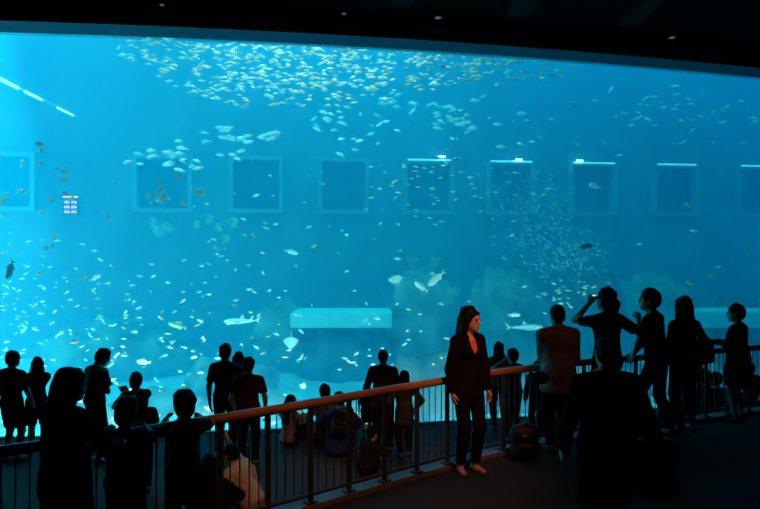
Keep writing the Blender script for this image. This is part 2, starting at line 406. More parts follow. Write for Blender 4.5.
def person(label, x, y, z0, H=1.7, yaw=0, head=(0, 0, 0), lean=0.0, twist=0.0, pelvis=None, legs=None, arms=None, build=1.0,
           sex='m', hair='short', hairm=None, top=(.03, .03, .04), sleeve='short', hem=.9, bottom='trousers', bcol=(.02, .02, .03),
           shoes=True, vox=.011, hs=1.0, curl=.6, group=None, collar=None, vneck=None, eyes=True, ttop=None):
    """faces local +Y.  legs/arms are ((left),(right)) targets in local metres; head=(yaw,pitch,roll) radians"""
    s = H/1.70
    root = empty('person', (x, y, z0), label, 'person', group, rz=yaw)
    fem = sex == 'f'
    pz = .93*s if pelvis is None else pelvis[2]
    Pv = V(0, 0, pz) if pelvis is None else V(*pelvis)
    Rl = rotm(0, -lean); Rt = rotm(twist, 0) @ Rl if twist else Rl
    def T(px, py, pz_): return Pv + Rt @ V(px*s*1.0, py*s, pz_*s)
    bw = build
    sh = (.158 if fem else .176)*bw**.6
    L_sh, R_sh = T(-sh, 0, .440), T(sh, 0, .440)
    neck0, neck1 = T(0, -.005, .49), T(0, .012, .565)
    hsz = hs*s
    Rh = rotm(twist+head[0], -lean*.35+head[1], head[2])
    hc = T(0, .012, .545)+Rh @ V(0, .018, .112)*hsz
    def Hd(a, b, c): return hc+Rh @ (V(a, b, c)*hsz)
    # limbs
    if legs is None: legs = ((-.095*s, -.0, 0), (.105*s, .02*s, 0))
    lp = []
    for sd_, t in zip((-1, 1), legs):
        hip = Pv+Rl @ V(sd_*.09*s, 0, -.03*s)
        kp = t[3:6] if len(t) >= 6 else (sd_*.12, 1, 0)
        ank = V(t[0], t[1]-.02*s, t[2]+.075*s)
        kn, ank = ik(hip, ank, .422*s, .418*s, kp)
        fd = nrm(t[6:9]) if len(t) >= 9 else nrm((sd_*.22, 1, 0))
        lp.append((hip, kn, ank, fd))
    if arms is None: arms = ((-.27*s, .03*s, .80*s), (.27*s, .03*s, .80*s))
    ap = []
    for sd_, t, shp in zip((-1, 1), arms, (L_sh, R_sh)):
        pole = t[3:6] if len(t) >= 6 else (sd_*.6, -.7, -.3)
        el, wr = ik(shp, t[:3], .29*s, .25*s, pole)
        ap.append((shp, el, wr, t))
    thick = .052*s*(.85 if fem else 1)
    def torso(f, g=0.0, low=True):
        f.ell(T(0, -.008, .02), (.158*s*bw+g, .112*s*bw+g, .125*s+g), Rt, k=.05*s)
        f.ell(T(0, -.005, .19), ((.118 if fem else .14)*s*bw+g, .092*s*bw+g, .15*s+g), Rt, k=.06*s)
        f.ell(T(0, 0, .36), ((.138 if fem else .162)*s*bw+g, .10*s*bw+g, .16*s+g), Rt, k=.05*s)
        f.cap(T(-sh+.02, -.005, .437), T(sh-.02, -.005, .437), .052*s+g, k=.05*s)
        for q in (-1, 1): f.cap(T(q*.02, -.012, .535), T(q*(sh-.02), -.008, .455), .036*s+g*.7, .040*s+g*.7, k=.04*s)
        if fem:
            for q in (-1, 1): f.ell(T(q*.062, .075, .34), (.055*s+g, .05*s+g, .052*s+g), Rt, k=.04*s)
    # ---- body
    f = Field(.03*s); torso(f)
    f.cap(neck0, neck1, .056*s*(.85 if fem else 1), .052*s*(.85 if fem else 1), k=.03*s)
    f.ell(Hd(0, -.008, .022), V(.076, .097, .094)*hsz, Rh, k=.02)
    f.ell(Hd(0, .022, -.045), V(.056, .066, .066)*hsz, Rh, k=.03)
    f.ell(Hd(0, .066, -.088), V(.024, .020, .018)*hsz, Rh, k=.03)
    f.cap(Hd(0, .085, .018), Hd(0, .103, -.022), .007*hsz, .0115*hsz, k=.012)
    f.cap(Hd(-.035, .082, .032), Hd(.035, .082, .032), .009*hsz, k=.015)
    f.ell(Hd(0, .088, -.052), V(.023, .012, .007)*hsz, Rh, k=.006); f.ell(Hd(0, .086, -.063), V(.019, .011, .007)*hsz, Rh, k=.006)
    for q in (-1, 1):
        f.ell(Hd(q*.078, -.008, -.002), V(.009, .020, .031)*hsz, Rh, k=.008)
        f.cut(Hd(q*.031, .100, .008), V(.016, .016, .010)*hsz, Rh)
    for hip, kn, ank, fd in lp:
        f.cap(hip, kn, .083*s*bw, .055*s*bw, k=.05*s); f.cap(kn, ank, .054*s*bw, .036*s, k=.03*s)
        u = nrm(ank-kn); back = -fd-((-fd)@u)*u
        f.ell(kn+(ank-kn)*.3+nrm(back)*.018*s, (.05*s*bw,)*3, k=.05*s)
        f.cap(ank+V(0, 0, -.035*s)-fd*.03*s, ank+V(0, 0, -.045*s)+fd*.13*s, .034*s, .026*s, k=.03*s)
    for sd_, (a, el, wr, t) in zip((-1, 1), ap):
        f.cap(a, el, thick, .040*s, k=.04*s); f.cap(el, wr, .040*s, .026*s, k=.02*s)
        u = nrm(wr-el)
        pn = nrm(t[6:9]) if len(t) >= 9 else V(-sd_, 0, 0)       # palm normal
        pn = nrm(pn-(pn@u)*u); wv = np.cross(u, pn)                 # width axis
        tw = nrm(t[9:12]) if len(t) >= 12 else V(0, 1, 0)           # thumb side
        if wv@tw < 0: wv = -wv
        hd_ = t[12] if len(t) >= 13 else curl
        hz = s*(.92 if fem else 1)
        Rp = np.stack([wv, pn, u], 1)
        f.ell(wr+u*.045*hz, V(.040, .016, .052)*hz, Rp, k=.015)
        for i, (off, ln) in enumerate(((.030, .072), (.010, .080), (-.010, .074), (-.029, .058))):
            b0 = wr+u*.078*hz+wv*off*hz
            d1 = nrm(u*math.cos(hd_*.6)+pn*math.sin(hd_*.6)+wv*(off*2)); d2 = nrm(u*math.cos(hd_*1.6)+pn*math.sin(hd_*1.6)+wv*off)
            b1 = b0+d1*ln*.5*hz; b2 = b1+d2*ln*.5*hz
            f.cap(b0-u*.02, b1, .0095*hz, .0085*hz, k=.006); f.cap(b1, b2, .0085*hz, .0075*hz, k=.006)
        tb = wr+u*.03*hz+wv*.034*hz; td = nrm(u*.7+wv*.7+pn*.35)
        f.cap(tb, tb+td*.036*hz, .013*hz, .011*hz, k=.012); f.cap(tb+td*.036*hz, tb+td*.036*hz+nrm(u+pn*.5)*.028*hz, .010*hz, .0085*hz, k=.006)
    body = link_mesh('body', field_mesh(f, min(vox, .009), 'body'), SKIN, root)
    if eyes:
        bm = bmesh.new()
        for q in (-1, 1):
            r = bmesh.ops.create_uvsphere(bm, u_segments=10, v_segments=8, radius=.0115*hsz)
            bmesh.ops.translate(bm, verts=r['verts'], vec=Vector(Hd(q*.031, .083, .008)))
        obj('eyes', bm, EYEM, root, True)
    # ---- shirt
    g = .014
    f = Field(.03*s); torso(f, g)
    hz_ = (hem-.93)*s
    if hem < .92: f.cap(T(0, -.005, hz_), T(0, -.005, .10), .13*s*bw+g, .12*s*bw+g, k=.05*s); f.ell(T(0, -.006, hz_+.04), (.165*s*bw+g, .118*s*bw+g, .10*s), Rt, k=.04*s)
    f.cutplane(T(0, 0, hz_), -(Rt @ V(0, 0, 1)))
    f.cutplane(T(0, -.005, .532), Rt @ V(0, .35, 1))
    for a, el, wr, t in ap:
        if sleeve == 'short':
            e = a+(el-a)*.72; f.cap(a, el, thick+g+.004, .050*s+g, k=.03*s, cuts=((e, el-a),))
        elif sleeve in ('long', 'rolled'):
            e = el+(wr-el)*(.97 if sleeve == 'long' else .3)
            f.cap(a, el, thick+g, .044*s+g, k=.03*s); f.cap(el, wr, .044*s+g, .033*s+g, k=.02, cuts=((e, wr-el),))
        elif sleeve == 'none': pass
    if vneck: f.cut(T(0, .15, .47), V(.045*s, .13*s, .15*s), Rt)
    nm = ttop or ('blouse' if fem else 'shirt')
    link_mesh(nm, field_mesh(f, vox, nm), cloth(top), root)
    if vneck:
        f = Field(.03); torso(f, .006); f.cutplane(T(0, -.005, .48), Rt @ V(0, .3, 1)); f.cutplane(T(0, 0, .15), -(Rt @ V(0, 0, 1)))
        f.cutplane(T(0, .03, 0), -(Rt @ V(0, 1, 0)))
        link_mesh('undershirt', field_mesh(f, vox, 'undershirt'), cloth(vneck), root)
    if collar:
        bm = bmesh.new(); pts = [tuple(T(.066*math.cos(a), -.002+.062*math.sin(a), .525+.012*math.cos(a*1)*0-.02*math.sin(a))) for a in [i*math.pi/10 for i in range(21)]]
        tube(bm, pts, .014*s, 8); obj('collar', bm, cloth(collar), root, True)
    # ---- bottom
    if bottom:
        f = Field(.03*s)
        f.ell(T(0, -.008, .015), (.158*s*bw+.009, .112*s*bw+.010, .13*s), Rt, k=.04*s)
        if bottom in ('skirt', 'dress'):
            kz = [(h_+k_)/2 for h_, k_ in ((lp[0][0], lp[0][1]), (lp[1][0], lp[1][1]))]
            f.ell((Pv+V(0, 0, -.12*s)), (.185*s*bw, .15*s*bw, .26*s), k=.05*s); f.ell(Pv+V(0, 0, -.26*s), (.20*s*bw, .165*s*bw, .26*s), k=.05*s)
            f.cutplane(Pv+V(0, 0, -.42*s), (0, 0, -1))
        for hip, kn, ank, fd in lp:
            if bottom == 'trousers':
                e = kn+(ank-kn)*.93
                f.cap(hip, kn, .088*s*bw+.008, .062*s*bw+.008, k=.04*s); f.cap(kn, ank, .062*s*bw+.008, .052*s, k=.03*s, cuts=((e, ank-kn),))
                u = nrm(ank-kn); back = -fd-((-fd)@u)*u; f.ell(kn+(ank-kn)*.3+nrm(back)*.018*s, (.056*s*bw,)*3, k=.05*s)
            elif bottom == 'shorts':
                e = hip+(kn-hip)*.88
                f.cap(hip, kn, .092*s*bw+.008, .074*s*bw+.008, k=.04*s, cuts=((e, kn-hip),))
        nm = {'trousers': 'trousers', 'shorts': 'shorts', 'skirt': 'skirt', 'dress': 'dress_skirt'}[bottom]
        link_mesh(nm, field_mesh(f, vox, nm), cloth(bcol), root)
    # ---- shoes
    if shoes:
        for hip, kn, ank, fd in lp:
            f = Field(.02); a = ank+V(0, 0, -.038*s)
            if shoes == 'sandal':
                f.cap(a-fd*.035*s+V(0, 0, -.030), a+fd*.135*s+V(0, 0, -.032), .030*s, .028*s, k=.01, cuts=((a+V(0, 0, -.040), (0, 0, 1)),))
                f.cap(a-fd*.045*s+V(0, 0, -.028), a-fd*.045*s+V(0, 0, -.035), .02*s, k=.01)
                u = np.cross(fd, V(0, 0, 1)); f.cap(a+fd*.10*s-u*.022*s+V(0, 0, -.016), a+fd*.10*s+u*.022*s+V(0, 0, -.016), .024*s, k=.02); f.cap(a-fd*.045*s+V(0, 0, -.028), a+fd*.1*s+V(0, 0, -.03), .022*s, k=.01)
            else:
                f.cap(a-fd*.035*s, a+fd*.135*s+V(0, 0, -.008*s), .041*s, .034*s, k=.02); f.cap(a, a+V(0, 0, .03*s), .042*s, k=.02)
            f.cutplane(a+V(0, 0, -.0365*s), (0, 0, -1))
            link_mesh('shoe', field_mesh(f, .009, 'shoe'), SANDAL if shoes == 'sandal' else SHOE, root)
    # ---- hair
    hm = hairm or HAIR
    if hair:
        f = Field(.02)
        if hair == 'crew': f.ell(Hd(0, -.014, .030), V(.081, .099, .092)*hsz, Rh)
        else:
            f.ell(Hd(0, -.020, .030), V(.086, .102, .100)*hsz, Rh)
            rs = np.random.RandomState(int(abs(x*977+y*131)) % 9999)
            for i in range(16):
                a = rs.uniform(0, 6.283); e_ = rs.uniform(.15, 1.4); dd = V(math.cos(a)*math.cos(e_), math.sin(a)*math.cos(e_), math.sin(e_))
                if dd[1] > .55 and dd[2] < .6: continue
                f.ell(Hd(*(V(0, -.020, .030)+dd*V(.071, .086, .085))), V(*rs.uniform(.018, .034, 3))*hsz, Rh, k=.02)
            if fem: f.cap(Hd(-.042, .060, .066), Hd(.042, .060, .066), .018*hsz, k=.02)
        if hair in ('short', 'crew'):
            f.ell(Hd(0, -.055, -.02), V(.070, .055, .065)*hsz, Rh, k=.03)
        if hair == 'tousled':
            for i in range(7):
                a = i*.9; f.ell(Hd(.05*math.cos(a), -.01+.06*math.sin(a), .10+.01*math.sin(3*a)), V(.03, .03, .022)*hsz, Rh, k=.02)
            f.ell(Hd(0, -.06, -.03), V(.075, .055, .07)*hsz, Rh, k=.03)
        if hair in ('bob', 'long', 'bun', 'ponytail'):
            f.ell(Hd(0, -.05, -.03), V(.082, .062, .09)*hsz, Rh, k=.03)
        if hair == 'bun': f.ell(Hd(.0, -.145, .060), V(.05, .048, .05)*hsz, Rh, k=.012)
        if hair == 'ponytail':
            f.cap(Hd(0, -.10, .03), Hd(0, -.15, -.02), .028*hsz, .034*hsz); f.cap(Hd(0, -.15, -.02), Hd(0, -.13, -.20), .034*hsz, .014*hsz, k=.02)
        if hair == 'bob':
            for q in (-1, 1): f.cap(Hd(q*.075, -.01, .02), Hd(q*.078, -.01, -.10), .030*hsz, .026*hsz, k=.03)
            f.cap(Hd(0, -.07, -.02), Hd(0, -.06, -.13), .06*hsz, .05*hsz, k=.03)
        if hair == 'long':
            for q in (-1, 1):
                m = (Hd(q*.075, -.03, -.11)); f.cap(Hd(q*.073, -.005, .02), m, .030*hsz, .032*hsz, k=.03)
                f.cap(m, T(q*.09, -.06, .38), .034*hsz, .022*hsz, k=.03)
            f.cap(Hd(0, -.07, -.02), Hd(0, -.085, -.14), .075*hsz, .07*hsz, k=.03)
            for q in (-1, 0, 1): f.cap(Hd(q*.03, -.085, -.13), T(q*.055, -.10, .30), .05*hsz, .028*hsz, k=.03)
        f.cut(Hd(0, .115, -.055), V(.064, .075, .115)*hsz, Rh)
        if hair in ('short', 'crew', 'tousled'):
            for q in (-1, 1): f.cut(Hd(q*.085, .05, -.06), V(.03, .06, .07)*hsz, Rh)
        ho = link_mesh('hair', field_mesh(f, .009, 'hair'), hm, root)
    root['_hc'] = [float(v) for v in hc]
    return root, dict(T=T, Hd=Hd, Rt=Rt, arms=ap, s=s)
# ------------------------------------------------------------------ railing
M_hand = mat('worn wooden handrail', (.30, .13, .07), .28, vary=.15, vscale=3)
M_steel = mat('dark painted steel', (.035, .04, .045), .45, metal=.3)
M_thin = mat('thin steel rod', (.04, .045, .05), .4, metal=.4)
rail = empty('railing', (RC[60].x, RC[60].y, 0), 'long curved railing with wooden handrail and thin vertical rods at the platform edge', 'railing')
ro = Vector(rail.location)
def rel(p, z): return Vector((p.x, p.y, z))-ro
bm = bmesh.new(); tube(bm, [rel(p, .97) for p in RC], .042, 14); obj('handrail', bm, M_hand, rail, True)
bm = bmesh.new(); tube(bm, [rel(p, .13) for p in RC], .020, 8); obj('bottom_rail', bm, M_steel, rail, True)
best = min(range(4000), key=lambda i: abs((lambda p: CX+F*p.x/p.y-310.5)(rail_at(i*.003)[0])))*.003
bay = .433; s0 = best - bay*int(best/bay)
post_me = rod_me = None; s_ = s0
while s_ < cum[-1]-.05:
    p, t = rail_at(s_); a = math.atan2(t.y, t.x)
    if post_me is None:
        bm = bx((0, 0, .495), (.05, .03, .89), 0, .004); box(bm, (0, 0, .06), (.11, .08, .02), 0, .003)
        o = obj('post', bm, M_steel, rail); post_me = o.data
    else:
        o = bpy.data.objects.new('post', post_me); C.objects.link(o); o.parent = rail
    o.location = rel(p, 0); o.rotation_euler[2] = a
    for j in range(1, 5):
        q, t = rail_at(min(s_+bay*j/5, cum[-1]-.01))
        if q.x < -3.1 or q.x > 6.3: continue
        if rod_me is None:
            bm = bmesh.new(); tube(bm, [(0, 0, .13), (0, 0, .945)], .006, 6); o = obj('rod', bm, M_thin, rail); rod_me = o.data
        else:
            o = bpy.data.objects.new('rod', rod_me); C.objects.link(o); o.parent = rail
        o.location = rel(q, 0)
    s_ += bay
# ------------------------------------------------------------------ the visitors
UP, LO = 0.0, ZL
M_scr = mat('lit phone screen', (.5, .6, .7), .3, emit=(.55, .85, 1), estr=1.6)
M_dev = mat('black plastic', (.015, .015, .018), .4)
def toloc(root_xyz, yaw, p):
    d = Vector(p)-Vector(root_xyz); return tuple(Matrix.Rotation(-yaw, 3, 'Z') @ d)
def man(px, ty, Y, z0, label, arms=None, H=None, **k):
    """head-top pixel row gives the height; arm targets ('px', x, y, Y, pole...) are points in the place"""
    yaw = k.get('yaw', 0); x = (px-CX)/F*Y
    if H is None: H = EYE-z0-(ty-CY)/F*Y
    if arms:
        out = []
        for a in arms:
            if a[0] == 'px': out.append(toloc((x, Y, z0), yaw, P(a[1], a[2], a[3]))+tuple(a[4:]))
            else: out.append(a)
        arms = tuple(out)
    return person(label, x, Y, z0, H=H, arms=arms, **k)
def sit(px, ty, Y, label, H=None, yaw=0, legs=None, **k):
    x = (px-CX)/F*Y
    pz = .115
    if H is None: H = ((EYE-LO-(ty-CY)/F*Y)-pz)/.775*1.70
    s = H/1.7
    k.setdefault('arms', ((-.17*s, .30*s, .42*s, -.8, -.3, -.5), (.17*s, .30*s, .42*s, .8, -.3, -.5)))
    legs = legs or ((-.16*s, .42*s, 0, -.2, -.2, 1, -.1, 1, 0), (.16*s, .42*s, 0, .2, -.2, 1, .1, 1, 0))
    return person(label, x, Y, LO, H=H, yaw=yaw, pelvis=(0, 0, pz), legs=legs, **k)
def device(name, p, yaw, size, label, cat_, screen=True, tilt=0):
    e = empty(name, tuple(p), label, cat_, rz=yaw); e.rotation_euler[0] = tilt
    w_, d_, h_ = size
    obj('body', bx((0, 0, 0), size, 0, min(size)*.25), M_dev, e)
    if screen: obj('screen', bx((0, -d_/2-.001, 0), (w_*.86, .003, h_*.84)), M_scr, e)
    else: 
        bm = bmesh.new(); tube(bm, [(0, d_/2-.005, 0), (0, d_/2+.03, 0)], h_*.33, 14); obj('lens', bm, M_dev, e)
    return e
# --- people on the lower floor in front of the glass
man(12, 353, 9.1, LO, 'person in dark shirt standing by the glass beside the one with long hair and phone', hair='short', yaw=-.25, top=(.012, .014, .02), bottom='shorts', bcol=(.015, .015, .02), hs=1.08, arms=((-.2, .12, .85), (.2, .22, .8)))
man(37, 358, 9.4, LO, 'person with long dark hair in shorts looking down at a small glowing phone', sex='f', hair='long', yaw=.25, head=(.2, -.35, 0), top=(.012, .012, .018), bottom='shorts', bcol=(.012, .012, .02),
    arms=(('px', 28, 384, 9.65, -.5, -.5, -.8), ('px', 33, 384, 9.65, .5, -.5, -.8)))
device('phone', P(30.5, 381, 9.67), .25, (.07, .012, .05), 'small glowing phone held by the long-haired person in shorts', 'phone', tilt=-.6)
man(95, 350, 9.06, LO, 'person in grey t-shirt standing alone with head bowed over a lit camera', hair='short', yaw=-.55, head=(-.25, -.5, 0), top=(.07, .08, .095), sleeve='short', bcol=(.02, .022, .03), hs=1.08, lean=.06,
    arms=(('px', 103, 385, 9.3, -.3, -.6, -.8), ('px', 108, 384, 9.25, .8, -.5, -.5)))
device('camera', P(108.5, 380.5, 9.32), -.55, (.10, .02, .06), 'compact camera with lit screen in the hands of the grey t-shirt visitor', 'camera', tilt=-.5)
man(136, 374.5, 8.25, LO, 'person with short dark hair facing left and holding up a camera above a child', hair='short', yaw=.85, top=(.02, .02, .025), hs=1.05, head=(.2, 0, 0),
    arms=(('px', 122, 394, 8.4, -.7, -.3, -.7), ('px', 127, 391, 8.5, .5, .3, -.9)))
device('camera', P(123.5, 388.5, 8.45), .9, (.10, .025, .07), 'dark camera held up by the short-haired person above the child', 'camera', screen=False)
man(141, 393, 7.9, LO, 'child with dark hair standing close in front of the person holding up a camera', hair='bob', yaw=.35, top=(.02, .02, .03), hs=1.15, build=1.1)
man(225, 346, 9.26, LO, 'person in navy t-shirt and trousers, tallest of the three standing close together', hair='short', yaw=-.08, top=(.022, .035, .085), hs=1.08, arms=((-.235, -.02, .84), (.2, .05, .84)))
man(238, 353.5, 9.65, LO, 'dark-haired person mostly hidden between the navy and the red shirts', sex='f', hair='bob', yaw=.1, top=(.02, .015, .02), hs=1.05)
man(248.5, 359.5, 8.9, LO, 'person in dark red shirt and black trousers standing next to the navy shirt', hair='short', yaw=.1, top=(.13, .016, .022), hs=1.08, build=1.04, arms=((-.2, .05, .82), (.25, -.02, .80)))
sit(289, 396, 9.9, 'person with long hair in pale pinkish shirt sitting on the floor by the glass', yaw=-.5, sex='f', hair='long', head=(-.2, -.2, 0), top=(.55, .42, .40), sleeve='short', bcol=(.02, .02, .03),
    legs=((-.05, .45, 0, -.1, .1, 1, .5, 1, 0), (.20, .40, 0, .4, .1, 1, .5, 1, 0)), arms=(('px', 0, 0, 1) if False else (.05, .38, .36), (.18, .38, .34)))
sit(325, 385.5, 10.2, 'person in beige shirt and shorts sitting with bent bare legs beside the blue shirt', yaw=.5, hair='short', top=(.40, .32, .24), bottom='shorts', bcol=(.35, .28, .2), hs=1.06,
    legs=((-.25, .36, 0, -.6, -.1, 1, -.5, 1, 0), (-.02, .42, 0, .0, -.1, 1, -.4, 1, 0)), arms=((-.22, .28, .34), (.1, .32, .34)))
sit(339, 393, 9.4, 'person in blue shirt wearing a black backpack and sitting on the floor', yaw=.05, hair='short', top=(.02, .05, .22), bcol=(.02, .02, .03), build=1.12, head=(.3, -.1, 0))
man(366.5, 389, 10.3, LO, 'toddler in patterned top and dark shorts standing against the glass', hair='short', yaw=-.1, top=(.10, .09, .09), bottom='shorts', bcol=(.03, .025, .03), hs=1.35, build=1.15)
man(383, 351, 9.5, LO, 'bald-looking person in long dark shirt standing with arms down before the glass', hair='crew', yaw=-.05, top=(.035, .028, .028), sleeve='long', hem=.78, bcol=(.015, .015, .02), build=1.06, hs=1.06, arms=((-.2, .1, .86), (.25, .0, .78)))
man(404.5, 373, 9.3, LO, 'short person in long grey-green coat holding on to the one with the shaven head', sex='f', hair='bob', yaw=.3, top=(.055, .06, .055), sleeve='long', hem=.62, bcol=(.02, .02, .02), build=1.15, hs=1.1, arms=((-.25, .05, .8), (.22, .05, .75)), ttop='coat')
sit(366, 429, 8.55, 'child in black crouching on the floor with one bare knee lit orange', yaw=-.9, hair='tousled', top=(.015, .014, .016), bottom='shorts', bcol=(.02, .02, .02), hs=1.15, lean=.25, build=1.15,
    legs=((-.10, .26, 0, .0, .2, 1, .1, 1, 0), (.16, .22, 0, .3, .0, 1, .1, 1, 0)))
sit(252, 450, 7.35, 'person in cream shirt bending forward on the floor with one arm raised behind the railing', yaw=1.15, hair='short', lean=.55, top=(.52, .42, .30), sleeve='short', bcol=(.40, .32, .22), H=1.62, hs=1.05, head=(0, -.1, 0), build=1.1,
    arms=(('px' if False else -.22, .50, .52, -.5, .3, -.6), (.28, .62, .78, .5, .3, -.8)),
    legs=((-.2, .34, 0, -.5, .1, 1, -.1, 1, 0), (.14, .40, 0, .3, .1, 1, .1, 1, 0)))
sit(209, 455, 6.7, 'person with long black hair sitting low on the floor just behind the railing posts', yaw=.3, sex='f', hair='long', top=(.012, .010, .012), sleeve='long', bcol=(.015, .012, .015))
man(499, 343, 10.7, LO, 'person in yellow-green top seen between the woman in the blazer and a child', sex='f', hair='long', yaw=.1, top=(.16, .22, .03), bcol=(.015, .015, .02), arms=((-.2, .1, .85), (.22, .1, .84)))
man(513.5, 351, 10.05, LO, 'child holding something up to the face beside the yellow-green top', hair='short', yaw=.5, top=(.03, .04, .05), bcol=(.02, .03, .04), hs=1.12, arms=((-.05, .22, 1.33, -.8, 0, -.5), (.07, .22, 1.33, .8, 0, -.5)))
man(537, 362, 10.3, LO, 'dark figure on the lower floor showing just beside the pale shirt at the railing', hair='short', yaw=.1, top=(.02, .02, .025), sleeve='long', hem=.8)
man(691, 356, 10.2, LO, 'person in red vest seen through the railing behind the shoulder bag', hair='short', yaw=.1, top=(.35, .025, .02), sleeve='short', bcol=(.03, .02, .02), build=1.1)
sit(705, 370, 10.55, 'dark seated person with a rounded hat beside the red vest', hair='bob', yaw=.2, top=(.02, .02, .02))
sit(716.5, 374, 11.2, 'small-headed child sitting on the floor between two railing posts and facing left', hair='short', yaw=.9, top=(.015, .02, .025), hs=1.1)
sit(728, 376, 11.75, 'person with brown hair sitting low beside the knees of the one in glasses', sex='f', hair='bob', hairm=HAIRB, yaw=.3, top=(.05, .03, .02))
man(751, 366, 11.0, LO, 'child in dark clothes standing by the glass at the far end of the railing', hair='tousled', yaw=.2, top=(.015, .015, .02), hs=1.2, build=1.25)
# --- people on the raised platform
man(66, 370, 3.95, UP, 'person with long black hair and dark top standing close before the railing end', sex='f', hair='long', yaw=-.45, head=(-.25, -.1, 0), top=(.010, .010, .012), sleeve='long', bcol=(.01, .01, .012), build=1.15, hs=1.0, hem=.82,
    arms=((-.12, .25, 1.0), (.2, .28, 1.02, .8, -.2, -.5)))
man(125, 405, 4.36, UP, 'child in dark clothes leaning both arms on the handrail', hair='tousled', yaw=-.08, head=(0, -.1, 0), top=(.02, .02, .024), sleeve='short', bcol=(.012, .012, .015), hs=1.22, build=1.12,
    arms=(('px', 103, 433, 4.60, -.9, -.2, -.5), ('px', 146, 427, 4.70, 1, -.2, -.5)))
man(184, 396.5, 4.62, UP, 'child in blue-grey t-shirt with hair in a bun, holding the handrail', sex='f', hair='bun', yaw=.45, head=(.35, 0, 0), top=(.055, .075, .11), sleeve='short', bcol=(.03, .012, .012), hs=1.22, build=1.05,
    arms=(('px', 166, 419, 4.90, -.9, -.4, -.6), ('px', 201, 417, 5.02, .9, -.5, -.3)))
WOM = man(468, 309.5, 6.5, UP, 'woman in black blazer and red blouse standing with her back to the railing, lit orange', sex='f', hair='long', yaw=-2.65, head=(.42, -.05, .04), top=(.006, .0055, .006), sleeve='long', hem=.80, bcol=(.006, .006, .007),
    vneck=(.6, .16, .13), shoes='sandal', vox=.007, hs=1.06, build=.95, arms=((-.17, .15, .82, -.6, -.7, -.2), (.20, .0, .86, .5, -.9, 0)), ttop='blazer',
    legs=((-.07, .05, 0, -.1, 1, 0, -.15, 1, 0), (.09, .0, 0, .1, 1, 0, .3, 1, 0)))
man(558, 306, 7.12, UP, 'person in pale long shirt resting a forearm on the handrail', hair='crew', yaw=.12, top=(.36, .34, .38), sleeve='rolled', hem=.72, bcol=(.02, .02, .025), build=1.26, hs=1.05, head=(.1, 0, 0),
    arms=(('px', 544, 361, 7.40, -.35, -.7, -1), (.17, .24, .98, .3, -.7, -1)))
PH = man(607, 291.5, 7.5, UP, 'tall person with ponytail holding up a phone at arm height', hair='ponytail', yaw=.35, head=(.1, .05, 0), top=(.018, .015, .018), sleeve='short', hem=.86, bcol=(.012, .012, .016), build=1.02, hs=1.12,
    arms=(('px', 589.5, 303, 7.66, -.55, .25, -1, .8, .5, 0, .5, .5, 0, .9), ('px', 634, 353, 7.66, 1, -.5, -.2)))
device('phone', P(596.5, 297, 7.66), .15, (.13, .012, .07), 'phone with a lit screen held up by the tall ponytailed person', 'phone')
man(657, 292, 7.72, UP, 'tall person in black t-shirt turned left with one hand at the chin', hair='short', yaw=.85, head=(.25, .03, 0), top=(.012, .012, .015), bcol=(.012, .012, .018), lean=.10, hs=1.12,
    arms=(('px', 631, 356, 7.85, -.8, -.4, -.5), (.03, .24, 1.50, .6, .2, -.9)), legs=((-.16, .22, 0), (.12, -.12, 0)))
man(684.5, 300, 7.95, UP, 'person with long hair and dark shoulder bag beside the tall person in black t-shirt', sex='f', hair='long', yaw=.15, top=(.014, .013, .016), sleeve='long', bcol=(.012, .012, .016), hem=.82, hs=1.12,
    arms=((-.2, .1, .88), (.25, .0, .9, .7, -.8, 0)))
man(738, 307, 8.42, UP, 'person with glasses in knee-length dark dress leaning on the handrail alone', sex='f', hair='short', yaw=.65, head=(.25, 0, 0), top=(.014, .014, .018), sleeve='long', bottom='dress', bcol=(.014, .014, .018), build=1.12, hs=1.12,
    arms=(('px', 724, 342, 8.55, -.8, -.4, -.5), (-.05, .28, 1.1, .8, -.4, -.5)))
man(607, 339, 4.5, UP, 'broad person in black jacket with dull red collar standing nearest, head against the ponytailed one', hair='crew', yaw=.05, top=(.008, .008, .009), sleeve='long', hem=.72, bcol=(.008, .008, .009), build=1.34, hs=1.02, collar=(.30, .08, .07), ttop='jacket',
    arms=((-.30, .10, .85), (.34, .02, .86)))
# --- bags
def bag(name, c, r, m, label, cat_, strap=None, R=None, pocket=True):
    e = empty(name, c, label, cat_)
    f = Field(.02); w_, d_, h_ = r
    for sx in (-1, 1):
        for sz in (-1, 1):
            f.cap((sx*w_*.55, 0, sz*h_*.6), (-sx*w_*.55, 0, sz*h_*.6), d_*.8, k=.05)
    f.cap((0, 0, -h_*.6), (0, 0, h_*.55), d_*1.1, k=.06)
    for sx in (-1, 1): f.cap((sx*w_*.55, 0, -h_*.6), (sx*w_*.45, 0, h_*.6), d_*.85, k=.05)
    o = link_mesh('body', field_mesh(f, .012, 'body'), m, e)
    if pocket:
        f = Field(.02); f.cap((-w_*.4, -d_*.9, -h_*.45), (w_*.4, -d_*.9, -h_*.45), d_*.5, k=.04); f.cap((-w_*.4, -d_*.9, -h_*.1), (w_*.4, -d_*.9, -h_*.1), d_*.45, k=.04)
        link_mesh('pocket', field_mesh(f, .011, 'pocket'), m, e)
    if strap:
        for st in strap:
            bm = bmesh.new(); tube(bm, st, .014, 6); obj('strap', bm, m, e, True)
    return e
M_bag = mat('black nylon bag', (.010, .010, .012), .6, bump=.4, bscale=20)
k = P(343, 418, 9.3)
bag('backpack', (k.x, 9.17, k.z), (.17, .085, .22), M_bag, 'black backpack worn by the seated person in the blue shirt', 'backpack', strap=[[(-.10, .02, .18), (-.11, .16, .24), (-.12, .28, .1)], [(.10, .02, .18), (.11, .16, .24), (.12, .28, .1)]])
b = P(702.5, 351, 7.80)
